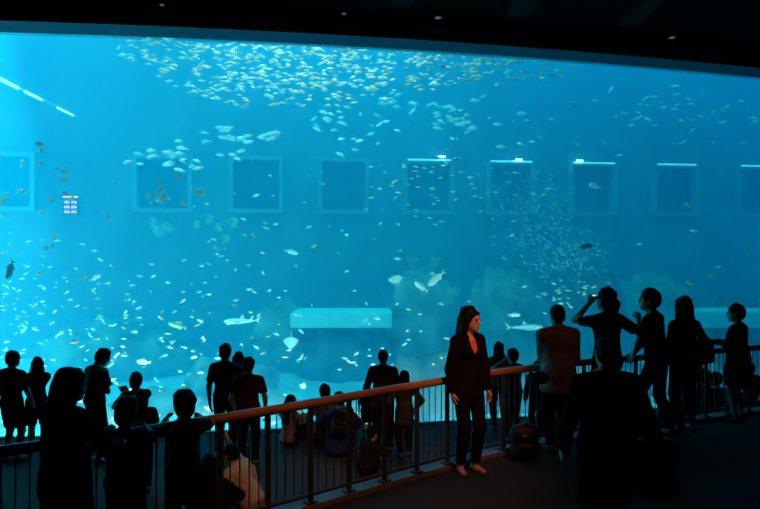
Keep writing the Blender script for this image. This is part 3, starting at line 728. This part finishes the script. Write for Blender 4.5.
bag('shoulder_bag', tuple(b), (.16, .06, .16), M_bag, 'dark shoulder bag hanging at the side of the long-haired person', 'bag', strap=[[(-.1, 0, .14), (-.16, .06, .36), (-.14, .14, .44)], [(.1, 0, .14), (-.05, .06, .30), (-.12, .14, .44)]])
b = P(656, 468, 4.45)
bag('travel_bag', (b.x, 4.45, b.z), (.15, .085, .22), mat('maroon black bag', (.02, .008, .009), .6), 'rounded dark maroon bag hanging beside the broad person in the black jacket', 'bag', strap=[[(-.08, 0, .2), (-.10, .04, .45), (-.13, .06, .62)], [(.05, 0, .2), (-.02, .04, .42), (-.11, .06, .62)]])
e = bag('backpack', (1.66, 6.88, .19), (.14, .10, .18), M_bag, 'bulky black backpack slumped on the platform floor with a small orange patch', 'backpack', strap=[[(-.06, -.04, .17), (0, -.06, .25), (.06, -.04, .17)]])
obj('orange_patch', bx((-.03, -.135, .12), (.06, .02, .03), .2, .006), mat('orange patch', (.6, .18, .06), .5), e)
# --- small things worn
r, g = WOM
bm = bmesh.new(); T = g['T']
tube(bm, [tuple(T(.055*math.sin(a), .045+.065*math.sin(abs(a)/2) if False else .055+.05*(1-abs(a)/1.6), .50-.13*(1-abs(a)/1.6))) for a in [-1.6+i*.2 for i in range(17)]], .0035, 6)
obj('necklace', bm, mat('pale necklace', (.8, .75, .7), .3, metal=.5), r, True)
# ------------------------------------------------------------------ fish
R = random.Random(7)
def fishmat(name, back, belly, rough=.35, spec=.5):
    m = bpy.data.materials.new(name); m.use_nodes = True; nt = m.node_tree; b = nt.nodes['Principled BSDF']
    b.inputs['Roughness'].default_value = rough; b.inputs['Specular IOR Level'].default_value = spec
    tc = nt.nodes.new('ShaderNodeTexCoord'); sx = nt.nodes.new('ShaderNodeSeparateXYZ'); r = nt.nodes.new('ShaderNodeValToRGB')
    nt.links.new(tc.outputs['Generated'], sx.inputs[0]); nt.links.new(sx.outputs['Z'], r.inputs[0]); nt.links.new(r.outputs[0], b.inputs['Base Color'])
    r.color_ramp.elements[0].position = .50; r.color_ramp.elements[1].position = .72
    r.color_ramp.elements[0].color = (*belly, 1); r.color_ramp.elements[1].color = (*back, 1)
    return m
def prism(bm, pts, t):
    """thin fin from (x,z) outline with real thickness t"""
    a = [bm.verts.new((x, -t/2, z)) for x, z in pts]; b = [bm.verts.new((x, t/2, z)) for x, z in pts]
    n = len(pts); bm.faces.new(a[::-1]); bm.faces.new(b)
    for k in range(n): bm.faces.new((a[k], a[(k+1) % n], b[(k+1) % n], b[k]))
def fish_mesh(name, L=.2, h=.30, w=.14, tail=.34, m=None, bend=0.0, segs=9, n=8, deep=.42, fork=.10):
    bm = bmesh.new(); prof = []
    for i in range(segs+1):
        t = i/segs                                   # nose 0 .. tail base 1
        a = math.sin(math.pi*min(1, t**.72))**.8 if t < 1 else 0
        hh = max(a*h*.5, .045*h if t < .5 else .10*h); prof.append((.5-t*.82, hh, max(a*w*.5, .03*w if t < .5 else .06*w)))
    rings = []
    for x, hh, ww in prof:
        rings.append([bm.verts.new((x*L, math.cos(2*math.pi*k/n)*ww*L, math.sin(2*math.pi*k/n)*hh*L)) for k in range(n)])
    for p, q in zip(rings, rings[1:]):
        for k in range(n): bm.faces.new((p[k], q[k], q[(k+1) % n], p[(k+1) % n]))
    bm.faces.new(rings[0]); bm.faces.new(rings[-1][::-1])
    T_ = .012*L
    prism(bm, [(x*L, z*L) for x, z in ((-.30, .03*h), (-.5, tail*.5), (-.5+fork*.3, tail*.42), (-.40, 0), (-.5+fork*.3, -tail*.42), (-.5, -tail*.5), (-.30, -.03*h))], T_)
    prism(bm, [(x*L, z*L) for x, z in ((.18, h*.42), (.08, h*.66), (-.05, h*.52), (-.24, h*.25), (-.18, h*.15), (.1, h*.3))], T_)
    prism(bm, [(x*L, z*L) for x, z in ((-.02, -h*.40), (-.10, -h*.60), (-.24, -h*.25), (-.18, -h*.15))], T_)
    for q in (-1, 1):
        a = [bm.verts.new((x*L, q*y*L, z*L)) for x, y, z in ((.20, w*.45, -.02), (.08, w*.95, -.10), (.12, w*.45, -.05), (.20, w*.45, -.035))]
        bm.faces.new(a)
    bmesh.ops.recalc_face_normals(bm, faces=bm.faces)
    if bend:
        for v in bm.verts: v.co.y += bend*(v.co.x-.1*L)**2/L
    me = bpy.data.meshes.new(name); bm.to_mesh(me); bm.free(); me.materials.append(m)
    me.polygons.foreach_set('use_smooth', [True]*len(me.polygons))
    return me
F_gold = fishmat('golden schooling fish', (.80, .76, .45), (1, .98, .90))
F_gold2 = fishmat('golden dark fish', (.50, .44, .20), (.98, .92, .72))
F_silv = fishmat('silver fish', (.35, .60, .60), (.85, .95, .95))
F_pale = fishmat('pale silver fish', (.55, .85, .80), (.95, 1, .95))
F_reef = fishmat('brown reef fish', (.16, .10, .05), (.42, .30, .18))
F_dark = fishmat('dark fish', (.010, .012, .018), (.03, .035, .04))
F_olive = fishmat('olive fish', (.30, .32, .12), (.75, .75, .38))
F_spade = fishmat('teal spadefish', (.06, .30, .26), (.14, .48, .42))
def variants(nm, mats, **k):
    return [fish_mesh(nm, L=1, m=mm, bend=bd, **k) for mm in mats for bd in (-.5, 0, .5)]
V_gold = variants('schooling_fish', [F_gold, F_gold, F_gold2], h=.29, w=.14, segs=7, n=7)
V_silv = variants('silver_fish', [F_silv, F_pale], h=.31, w=.14)
V_bait = variants('tiny_fish', [fishmat('teal tiny fish', (.12, .42, .38), (.34, .66, .60))], h=.30, w=.15, segs=5, n=6)
V_reef = variants('reef_fish', [F_reef], h=.52, w=.16)
V_mix = variants('small_fish', [F_silv, F_pale, F_olive, F_silv], h=.34, w=.15, segs=7, n=7)
def put(me, nm, p, L, yaw=None, pitch=0, lab=None, cat_='fish', group=None, roll=0):
    o = bpy.data.objects.new(nm, me); C.objects.link(o); o.location = p; o.scale = (L, L, L)
    o.rotation_euler = Matrix.Rotation(yaw if yaw is not None else 0, 3, 'Z').to_4x4().to_3x3().to_euler()
    Mx = Matrix.Rotation(yaw or 0, 3, 'Z') @ Matrix.Rotation(-pitch, 3, 'Y') @ Matrix.Rotation(roll, 3, 'X'); o.rotation_euler = Mx.to_euler()
    return tag(o, lab, cat_, group)
def merged(items, nm, m_by, lab):
    """rest of a school too many to count, one object"""
    vs, fs, mi = [], [], []; ms = []
    for me, p, L, yaw, pitch in items:
        Mx = Matrix.Translation(p) @ (Matrix.Rotation(yaw, 4, 'Z') @ Matrix.Rotation(-pitch, 4, 'Y')) @ Matrix.Scale(L, 4)
        b = len(vs); vs += [tuple(Mx @ v.co) for v in me.vertices]
        if me.materials[0] not in ms: ms.append(me.materials[0])
        for f in me.polygons: fs.append([b+i for i in f.vertices]); mi.append(ms.index(me.materials[0]))
    me = bpy.data.meshes.new(nm); me.from_pydata(vs, [], fs)
    for m in ms: me.materials.append(m)
    me.polygons.foreach_set('material_index', mi); me.update()
    o = bpy.data.objects.new(nm, me); C.objects.link(o)
    return tag(o, lab, 'fish', kind='stuff')
def near(y): return y
def lerp_pts(pts, x):
    for (a, b), (c, d) in zip(pts, pts[1:]):
        if a <= x <= c: return b+(d-b)*(x-a)/(c-a)
    return pts[-1][1]
def safe(p, marg=.45):      # stay behind the acrylic
    lo = win(p.x)+marg
    return p.y >= lo
def ppx(px, py, Y):
    x = (px-CX)/F*Y
    return P(px, py, max(Y, win(x)+.55))
# -- top school
low = [(108, 44), (118, 56), (150, 74), (175, 92), (200, 104), (240, 108), (300, 106), (340, 106), (385, 104), (430, 90), (470, 84), (520, 86), (560, 80), (575, 70)]
items = []
while len(items) < 720:
    px = R.triangular(112, 572, 270) if R.random() < .75 else R.uniform(112, 572)
    beam = CY-3.74*F/max(1, win((px-CX)/F*11)) ; lo_ = lerp_pts(low, px)
    py = R.uniform(beam-3, lo_)
    if px > 400 and R.random() < .25: continue
    if R.random() < ((py-beam)/(lo_-beam+1))**3*.8: continue
    if px < 200 and R.random() < .15: continue
    Y = R.uniform(12.2, 15.5); p = ppx(px+1.2*math.sin(py*.3), py, Y)
    items.append((R.choice(V_gold), p, R.uniform(6.2, 9.5)/F*p.y, math.pi+R.gauss(.0, .35) if R.random() < .8 else R.gauss(0, .4), R.gauss(0, .16)))
items.sort(key=lambda i: -i[2]*F/i[1].y)
for me, p, L, yaw, pitch in items[:300]:
    put(me, 'schooling_fish', p, L, yaw, pitch, 'small golden-silver fish in the dense school just under the beam', group='dense golden school under the beam')
merged(items[300:], 'schooling_fish_mass', None, 'smaller golden-silver fish filling the dense school under the beam')
def school(n, area_fn, Yr, size, var, nm, lab, grp, yaw0=math.pi, ys=.5, ps=.3):
    k = 0; out = []
    while k < n:
        px, py = area_fn()
        Y = R.uniform(*Yr); p = ppx(px, py, Y)
        out.append(put(R.choice(var), nm, p, R.uniform(*size)/F*p.y, yaw0+R.gauss(0, ys), R.gauss(0, ps), lab, group=grp)); k += 1
    return out
def band(pts, thick):
    def f():
        i = R.randrange(len(pts)-1); t = R.random(); a, b = pts[i], pts[i+1]
        return a[0]+(b[0]-a[0])*t+R.gauss(0, 4), a[1]+(b[1]-a[1])*t+R.gauss(0, thick)
    return f
def ellipse(cx, cy, rx, ry):
    def f():
        while True:
            a, b = R.uniform(-1, 1), R.uniform(-1, 1)
            if a*a+b*b < 1: return cx+a*rx, cy+b*ry
    return f
def gauss(cx, cy, sx, sy, x0=0, x1=760, y0=90, y1=440):
    def f():
        while True:
            a, b = R.gauss(cx, sx), R.gauss(cy, sy)
            if x0 < a < x1 and y0 < b < y1: return a, b
    return f
school(58, band([(310, 128), (360, 114), (400, 100), (440, 112), (480, 118), (380, 135), (320, 150)], 7), (16, 19), (7, 12), V_silv, 'silver_fish', 'teal-silver fish in the loose band below the dense golden school', 'loose silver band below the dense school')
school(26, band([(130, 160), (165, 152), (200, 136), (230, 134), (262, 140), (300, 128)], 4), (14, 17), (8, 13), V_silv, 'silver_fish', 'silver fish in the thin string passing above the first square windows', 'silver string above the first windows', ys=.25, ps=.15)
school(20, gauss(180, 158, 22, 6), (14, 16), (8, 13), V_silv, 'silver_fish', 'pale fish crossing the top edge of the second square window', 'pale fish over the second window', ys=.3, ps=.25)
school(44, gauss(660, 122, 52, 18, 570, 758, 84, 160), (15, 19), (5, 10), V_silv, 'silver_fish', 'silver fish scattered high above the last square windows', 'silver fish above the last windows', yaw0=0, ys=.5)
school(22, gauss(505, 118, 45, 18, 420, 565, 92, 150), (14, 18), (6, 12), V_silv, 'silver_fish', 'silver fish drifting between the dense school and the middle windows', 'silver fish over the middle windows')
school(60, gauss(450, 185, 50, 18, 370, 575, 140, 225), (13, 16), (4, 6.5), V_gold, 'schooling_small_fish', 'tiny yellowish fish around the middle square windows', 'tiny yellowish fish by the middle windows', ys=.3, ps=.12)
school(30, gauss(22, 185, 45, 28, 0, 125, 140, 250), (13, 15), (6, 10), V_reef, 'reef_fish', 'round brownish fish in the loose group near the first window', 'round brown fish by the first window')
school(12, gauss(165, 190, 16, 12), (13.5, 15), (6, 10), V_reef, 'reef_fish', 'round brownish fish swimming over the second square window', 'round brown fish over the second window')
school(50, lambda: (R.uniform(190, 400), R.uniform(165, 300)), (13, 19), (4.5, 8), V_mix, 'small_fish', 'small pale fish scattered across the open middle water', 'small fish in the open middle water', yaw0=0, ys=.8)
# bait school on the right
def bait():
    while True:
        t = R.random()
        if t < .45: a, b = R.gauss(540, 24), R.gauss(215, 24)
        elif t < .85: a, b = R.gauss(572, 20), R.gauss(255, 16)
        else: a, b = R.gauss(520, 20), R.gauss(185, 12)
        if 488 < a < 615 and 160 < b < 288 and b > 150+(500-a)*.5: return a, b
bt = []
for i in range(470):
    px, py = bait(); p = ppx(px, py, R.uniform(16, 19)); bt.append((R.choice(V_bait), p, R.uniform(3.4, 5.4)/F*p.y, R.gauss(.3, .5), R.gauss(-.3, .4)))
bt.sort(key=lambda i: -i[2]*F/i[1].y)
for me, p, L, yaw, pitch in bt[:300]: put(me, 'tiny_fish', p, L, yaw, pitch, 'tiny silver fish in the swirling cloud above the reef', group='swirling cloud of tiny silver fish')
merged(bt[300:], 'tiny_fish_mass', None, 'tinier silver fish filling the swirling cloud above the reef')
school(26, gauss(562, 295, 18, 9, 520, 605, 278, 318), (15, 17), (4, 7), V_mix, 'silver_small_fish', 'small silver fish below the swirling cloud', 'small silver fish below the cloud', yaw0=0, ys=.4)
# lower left crowd
def crowd():
    while True:
        t = R.random()
        if t < .3: a, b = R.gauss(15, 25), R.gauss(310, 30)
        elif t < .75: a, b = R.gauss(140, 60), R.gauss(350, 38)
        else: a, b = R.uniform(0, 330), R.uniform(240, 430)
        if 0 < a < 340 and 238 < b < 432: return a, b
for i in range(300):
    px, py = crowd(); p = ppx(px, py, R.uniform(11.5, 16))
    zf = ZF+.55
    if p.z < zf: Yn = (EYE-zf)*F/(py-CY); p = ppx(px, py, Yn)
    put(R.choice(V_mix), 'small_reef_fish', p, R.uniform(4, 8.2)/F*p.y, R.choice((0, math.pi))+R.gauss(.3, .7), R.gauss(.1, .4), 'small pale fish in the swarm over the bright sandy corner', group='swarm over the bright sandy corner')
school(46, lambda: (R.uniform(330, 470), R.uniform(300, 425)), (12, 16), (4.5, 8), V_mix, 'small_fish', 'small pale fish low in the water around the standing bald-looking person', 'small fish low in the middle', yaw0=0, ys=.8)
school(24, lambda: (R.uniform(480, 755), R.uniform(215, 400)), (14, 19), (4, 7), V_mix, 'small_fish', 'small pale fish in the dark blue water at the reef end', 'small fish at the dark reef end', yaw0=0, ys=.8)
# single fish
M1 = lambda h, w_, m, **k: fish_mesh('fish', L=1, h=h, w=w_, m=m, segs=12, n=10, **k)
def one(px, py, size, Y, me, lab, yaw=0, pitch=0, nm='large_fish', roll=0):
    p = ppx(px, py, Y); return put(me, nm, p, size/F*p.y, yaw, pitch, lab, roll=roll)
one(291, 252, 15, 15, M1(.30, .14, F_pale), 'single white fish in open water below the third and fourth windows', 0, -.25)
one(437, 278, 23, 14, M1(.30, .14, F_pale), 'white fish with raised tail diving beside the ray', math.pi, -.72)
one(421.5, 287, 17, 14, M1(.34, .15, F_silv), 'silver fish nosing up between the ray and the diving white fish', math.pi, .62)
one(432, 273.5, 6, 14, M1(.30, .14, F_pale), 'very small white fish just over the diving white fish', 0, .1)
one(10, 269, 22, 12.5, M1(.42, .18, F_dark, tail=.5), 'dark fish pointing downward near the glass beyond the long-haired phone user', 2.9, -1.15)
one(588, 246, 16, 14, M1(.32, .15, F_dark), 'dark fish silhouetted beside the swirling cloud of tiny fish', math.pi, -.12)
one(75, 342, 10, 12.5, M1(.42, .18, F_reef), 'plump brown fish above the bowed grey t-shirt visitor', math.pi, 0)
one(595, 186, 14, 15, M1(.34, .15, F_pale), 'white fish crossing the seventh square window', math.pi, .3)
one(688, 205, 9, 15, M1(.34, .15, F_pale), 'white fish over the eighth square window', math.pi, .4)
one(696, 231, 9, 15, M1(.34, .15, F_pale), 'white fish just below the eighth square window', math.pi, 0)
one(573, 105, 10, 13.5, M1(.34, .15, F_pale), 'bright fish angled down at the edge of the dense school', math.pi, .8)
one(513, 62, 12, 13, M1(.40, .16, F_gold), 'larger pale golden fish in the thin end of the dense school', math.pi, -.1)
one(178, 326, 20, 14, M1(.26, .14, F_olive), 'long yellowish fish over the sandy corner', math.pi, .3)
one(201, 193, 12, 14, M1(.5, .18, F_reef), 'single orange-brown fish just right of the second square window', math.pi, 0)
one(514, 315, 13, 15, M1(.30, .14, F_pale), 'pale fish hovering just above the shark near the pale shirt', 0, 0)
one(690, 283, 8, 14, M1(.5, .18, F_olive), 'olive round fish above the reef near the tank end', 0, 0)
one(144, 362, 15, 13, M1(.36, .15, F_pale), 'pale fish above the short-haired person with the camera', math.pi, .1)
one(95, 278, 12, 13.5, M1(.36, .15, F_pale), 'pale fish in open water above the plump brown fish', .4, .5)
for i, (px, py, s_, pt) in enumerate(((152, 224, 13, 1.3), (160, 232, 15, .9), (168, 228, 14, .3), (198, 226, 11, 1.4), (208, 220, 13, 1.2), (220, 228, 12, .9), (233, 224, 14, 1.3), (225, 240, 12, 1.1))):
    one(px, py, s_, 17.5, fish_mesh('spadefish', L=1, h=.72, w=.14, m=F_spade), 'tall flat teal fish hanging head-up below the second and third windows', R.choice((0, math.pi)), pt, 'spadefish')['group'] = 'tall flat teal fish below the second window'
# sharks and rays
def shark_mesh(m, bend=.5):
    bm = bmesh.new(); n = 12; prof = []
    segs = 18; rings = []
    for i in range(segs+1):
        t = i/segs; a = math.sin(math.pi*t**.62)**.9 if 0 < t < 1 else 0
        hh = max(a*.072, .008); ww = max(a*.080, .006); x = .5-.86*t
        rings.append([bm.verts.new((x, math.cos(2*math.pi*k/n)*ww, math.sin(2*math.pi*k/n)*hh-.01*math.sin(math.pi*t))) for k in range(n)])
    for p, q in zip(rings, rings[1:]):
        for k in range(n): bm.faces.new((p[k], q[k], q[(k+1) % n], p[(k+1) % n]))
    bm.faces.new(rings[0]); bm.faces.new(rings[-1][::-1])
    prism(bm, [(-.30, 0), (-.5, .15), (-.47, .08), (-.40, .01), (-.44, -.06), (-.36, -.02)], .008)
    prism(bm, [(.10, .06), (.02, .17), (-.02, .06)], .010); prism(bm, [(-.18, .03), (-.23, .065), (-.24, .025)], .008)
    for q in (-1, 1):
        a = [bm.verts.new((x, q*y, z)) for x, y, z in ((.22, .06, -.03), (.04, .24, -.07), (.10, .06, -.03))]; b = [bm.verts.new(v.co+Vector((0, 0, -.008))) for v in a]
        bm.faces.new(a); bm.faces.new(b[::-1])
        for k in range(3): bm.faces.new((a[k], a[(k+1) % 3], b[(k+1) % 3], b[k]))
    bmesh.ops.recalc_face_normals(bm, faces=bm.faces)
    for v in bm.verts: v.co.y += bend*(v.co.x-.2)**2
    me = bpy.data.meshes.new('shark'); bm.to_mesh(me); bm.free(); me.materials.append(m); me.polygons.foreach_set('use_smooth', [True]*len(me.polygons)); return me
F_shark = fishmat('pale sandy shark skin', (.35, .68, .68), (.6, .85, .85), .6)
one(244, 320.5, 40, 14, shark_mesh(F_shark, .6), 'pale shark gliding low above the sand between the two standing groups', math.pi, -.04, 'shark', roll=0)
one(523, 327, 40, 16, shark_mesh(F_shark, -.3), 'pale shark passing behind the yellow-green top and pale shirt', 0, 0, 'shark')
def ray_mesh(m, wing=.5, tail=.9, droop=0):
    f = Field(.03)
    f.ell((.05, 0, .012), (.30, .13, .055), k=.05)
    for q in (-1, 1):
        for i in range(7):
            t = i/6; y = q*(.08+t*(wing-.08)); x0 = .22-.30*t**1.5; x1 = -.20+.12*t; z = -droop*t*t
            f.cap((x0, y, z), (x1, y, z), .030-.018*t, k=.03)
    f.cap((-.2, 0, 0), (-.2-tail*.5, 0, 0), .022, .010, k=.03); f.cap((-.2-tail*.5, 0, 0), (-.2-tail, 0, 0), .010, .009, k=.01)
    me = field_mesh(f, .014, 'ray'); me.materials.append(m); return me
F_ray = mat('pale ray skin', (.36, .70, .68), .6, vary=.1)
p = ppx(291, 342, 13.5); o = put(ray_mesh(F_ray, .38, .75), 'stingray', p, 24/F*p.y/1.05, lab='pale diamond-shaped ray with its long tail pointing straight up', cat_='ray')
o.rotation_euler = (Matrix.Rotation(math.radians(90), 3, 'Y') @ Matrix.Identity(3)).to_euler(); o.rotation_euler = Matrix(((0, 1, 0), (-.42, 0, .9), (-.9, 0, -.42))).to_euler()
p = ppx(396, 279, 13.5); o = put(ray_mesh(F_ray, .42, .5, .18), 'stingray', p, 25/F*p.y/1.0, lab='pale ray seen from the side with one wing lowered, near the diving white fish', cat_='ray')
o.rotation_euler = (Matrix.Rotation(math.pi+.15, 3, 'Z') @ Matrix.Rotation(.12, 3, 'Y') @ Matrix.Rotation(.75, 3, 'X')).to_euler()
p = ppx(303, 386, 12.6); o = put(ray_mesh(F_ray, .30, .4), 'small_ray', p, 12/F*p.y, lab='small pale ray rising above the two people sitting by the glass', cat_='ray')
o.rotation_euler = Matrix(((.4, .9, 0), (-.3, .1, .95), (.87, -.4, .3))).to_euler()
# ------------------------------------------------------------------ reef
M_rock = mat('dark reef rock', (.07, .12, .11), .9, bump=1, bscale=2, vary=.5, vscale=1.3)
M_rock2 = mat('mottled reef rock', (.14, .24, .21), .9, bump=1, bscale=2, vary=.6, vscale=1.1)
def rock(c, r, m, lab, seed, sub=4):
    bm = bmesh.new(); bmesh.ops.create_icosphere(bm, subdivisions=sub, radius=1)
    for v in bm.verts:
        d = v.co.normalized(); k = 1+.20*noise.fractal(d*2.2+Vector((seed, 0, 0)), .8, 2.1, 6)+.07*noise.noise(d*6+Vector((0, seed, 0)))
        v.co = Vector((d.x*r[0]*k, d.y*r[1]*k, max((abs(d.z)**.75*(1 if d.z > 0 else -1))*r[2]*k, -.2)))
    bm.normal_update(); o = obj('reef_rock', bm, m, smooth=True); o.location = c
    return tag(o, lab, 'rock')
def rpx(px, Y, wpx, top, m, lab, seed, dy=.8):
    x = (px-CX)/F*Y; zt = EYE-(top-CY)/F*Y; return rock((x, Y, ZF-.05), (wpx/F*Y/2, wpx/F*Y/2*dy, (zt-ZF)/1.05), m, lab, seed)
rpx(425, 21.2, 85, 262, M_rock2, 'tall rounded reef rock behind the ray and the diving white fish', 1)
rpx(505, 21.5, 95, 268, M_rock2, 'broad reef rock behind the woman in the blazer', 4)
rpx(590, 22.5, 80, 263, M_rock, 'dark reef rock under the swirling cloud of tiny fish', 9)
rpx(655, 23, 90, 268, M_rock2, 'mottled reef rock behind the two tall people at the handrail', 13)
rpx(735, 23.5, 70, 290, M_rock, 'low dark reef rock behind the pale ledge at the tank end', 17)
rpx(345, 20.4, 104, 326, M_rock, 'low dark reef rock supporting the pale ledge', 21)
rpx(285, 21, 80, 300, M_rock2, 'reef rock between the pale ledge and the pale shark', 25)
rpx(120, 20.5, 150, 318, M_rock2, 'wide low reef rock behind the swarm over the sandy corner', 29)
rpx(430, 15.5, 120, 352, M_rock, 'dark low reef rock in front, behind the bald-looking person', 33)
rpx(560, 16.5, 130, 345, M_rock, 'dark low reef rock behind the pale long shirt', 37)
rpx(690, 17.2, 120, 342, M_rock, 'dark low reef rock behind the shoulder bag', 41)
rpx(230, 17.5, 90, 352, M_rock2, 'small mottled reef rock behind the navy shirt', 45)
for i, (px, py, w_, Y) in enumerate(((20, 398, 60, 14.5), (75, 388, 50, 15.5), (118, 400, 40, 14), (160, 385, 60, 15.8), (205, 395, 44, 14.4), (268, 388, 56, 15), (300, 400, 40, 14), (350, 398, 50, 14.3), (395, 402, 46, 14.6), (470, 378, 60, 16.4), (620, 380, 60, 16.6), (745, 372, 60, 17.5))):
    rpx(px, Y, w_, py, M_rock2, ['low coral-crusted rock on the sand at the nearest corner', 'low coral-crusted rock on the sand beyond the person with long black hair', 'low coral-crusted rock on the sand beside the bowed visitor', 'low coral-crusted rock on the sand past the held-up camera', 'low coral-crusted rock on the sand beside the navy shirt', 'low coral-crusted rock on the sand right of the dark red shirt', 'low coral-crusted rock on the sand beyond the pale pinkish shirt', 'low coral-crusted rock on the sand beyond the blue shirt', 'low coral-crusted rock on the sand beyond the bald-looking person', 'low coral-crusted rock on the sand behind the black blazer', 'low coral-crusted rock on the sand behind the ponytailed person', 'low coral-crusted rock on the sand behind the child at the railing end'][i], 60+i*3)
M_coral = mat('pale branching coral', (.30, .42, .36), .8, vary=.3)
def coral(px, py, Y, s_, lab, seed):
    rr = random.Random(seed); p = P(px, py, Y); bm = bmesh.new()
    def br(a, d, L, r, n):
        b = a+d*L; tube(bm, [a, b], [r, r*.7], 6)
        if n:
            for _ in range(3): br(b, (d+Vector((rr.uniform(-.8, .8), rr.uniform(-.8, .8), rr.uniform(-.1, .6)))).normalized(), L*.72, r*.7, n-1)
    for _ in range(4): br(Vector((0, 0, 0)), Vector((rr.uniform(-.5, .5), rr.uniform(-.5, .5), 1)).normalized(), .3*s_, .05*s_, 3)
    o = obj('coral', bm, M_coral); o.location = p; return tag(o, lab, 'coral')
coral(412, 268, 20.4, .5, 'branching coral on the rounded rock behind the ray', 1)
coral(437, 266, 20.6, .45, 'branching coral on the rounded rock above the diving white fish', 2)
coral(640, 276, 22.4, .5, 'branching coral on the mottled rock behind the chin-holding person', 3)
# ------------------------------------------------------------------ reflected sign and reflection streak, built as glowing shapes
xs_, ys_ = wall_pt(72); z = EYE-(206-CY)/F*ys_
sg = empty('sign', (xs_, wally(xs_)-.12, z), 'reflection of a small sign, pinkish glowing lines between two far windows', 'sign', rz=ang)  # a sign's reflection in the glass, added as glowing lines on the wall
obj('panel', bx((0, .05, 0), (.62, .05, .80), 0, .01), mat('dark blue reflection backing', (.02, .12, .2), .6), sg)
M_glow = mat('pink sign reflection', (.6, .2, .3), .5, emit=(1, .22, .42), estr=6)
bm = bx((0, 0, .34), (.56, .03, .05))
for r_ in (.15, -.04, -.22):
    for c_ in (-.13, .13):
        for q in range(3): box(bm, (c_+(q-1)*.07, 0, r_+(.03 if q == 1 else 0)), (.05, .02, .035)); 
        box(bm, (c_, 0, r_-.04), (.19, .02, .02))
obj('glowing_lines', bm, M_glow, sg)
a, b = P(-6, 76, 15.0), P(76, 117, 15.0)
lt = empty('light_streak', tuple((a+b)/2), 'slanting pale streak of reflected light, built as glowing pieces near the corner', 'light')  # reflection on the acrylic, added as glowing pieces; no lamp hangs here
M_streak = mat('cold light streak', (.7, .9, 1), .4, emit=(.5, .95, 1), estr=1.4)
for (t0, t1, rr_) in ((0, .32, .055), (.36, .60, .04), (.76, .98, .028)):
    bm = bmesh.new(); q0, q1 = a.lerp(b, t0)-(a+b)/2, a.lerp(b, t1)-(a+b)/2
    tube(bm, [q0, q0.lerp(q1, .1), q0.lerp(q1, .9), q1], [rr_*.3, rr_, rr_*.8, rr_*.2], 8); obj('tube', bm, M_streak, lt, True)
bm = bmesh.new(); tube(bm, [a-(a+b)/2+Vector((0, .04, .03)), b-(a+b)/2+Vector((0, .04, .03))], .012, 6); obj('streak_line', bm, mat('pale cable', (.3, .6, .65), .5), lt)
# ------------------------------------------------------------------ lights
for x, pw, c in ((-15, 4200, (.8, 1, .88)), (-8, 4600, (.8, 1, .88)), (-1, 3400, (.65, .97, .95)), (6, 3600, (.4, .88, 1)), (14, 4700, (.15, .70, 1))):
    area('tank_lamp', (x, 17.5, 24.5), 6, pw, c, size_y=9)
area('side_fill', (-21, 16, 1.0), 9, 5500, (.6, 1, .95), rot=(0, -math.pi/2, 0), size_y=12)  # added unseen fill, evens the water brightness from top to bottom
area('side_fill', (26, 18.5, 2.5), 9, 1500, (.1, .7, 1), rot=(0, math.pi/2, 0), size_y=12)  # weaker added fill from the opposite side, out of view
for x, pw in ((-7.2, 230), (-3, 220), (1.4, 170), (5.8, 120)):  # hidden fill added below the window to brighten the lower water
    area('sill_fill', (x, win(x)+.42, -1.12), 3.6, pw, (.8, 1, .9), rot=(math.pi/2-.12, 0, math.atan(.1677+.0148*x)), size_y=.3)
spot('tank_spot_lamp', (-12.5, 14.5, 24.0), (-8.3, 12.8, -1.7), 400000, (.7, 1, .95), 9.5, .10, .12)
spot('school_spot_lamp', (-1.5, 12.3, 11.5), (-1.8, 13.8, 5.5), 3000, (1, .90, .66), 95, .8, .5)
spot('floor_spot_lamp', (-10, 14.5, 16.8), (-5.5, 13.5, -1.7), 14000, (.8, 1, .95), 34, .9, .5)
spot('hall_spot_lamp', (1.6, 2.8, 6.3), (.05, 5.95, .9), 520, (1, .32, .13), 38, .8, .05)
spot('hall_spot_lamp', (2.6, 1.5, 5.4), (1.0, 6.42, 1.35), 650, (1, .30, .12), 17, .7, .05)
spot('hall_spot_lamp', (3.2, 3.5, 6.3), (2.05, 7.1, 1.4), 45, (1, .30, .13), 20, .8, .05)
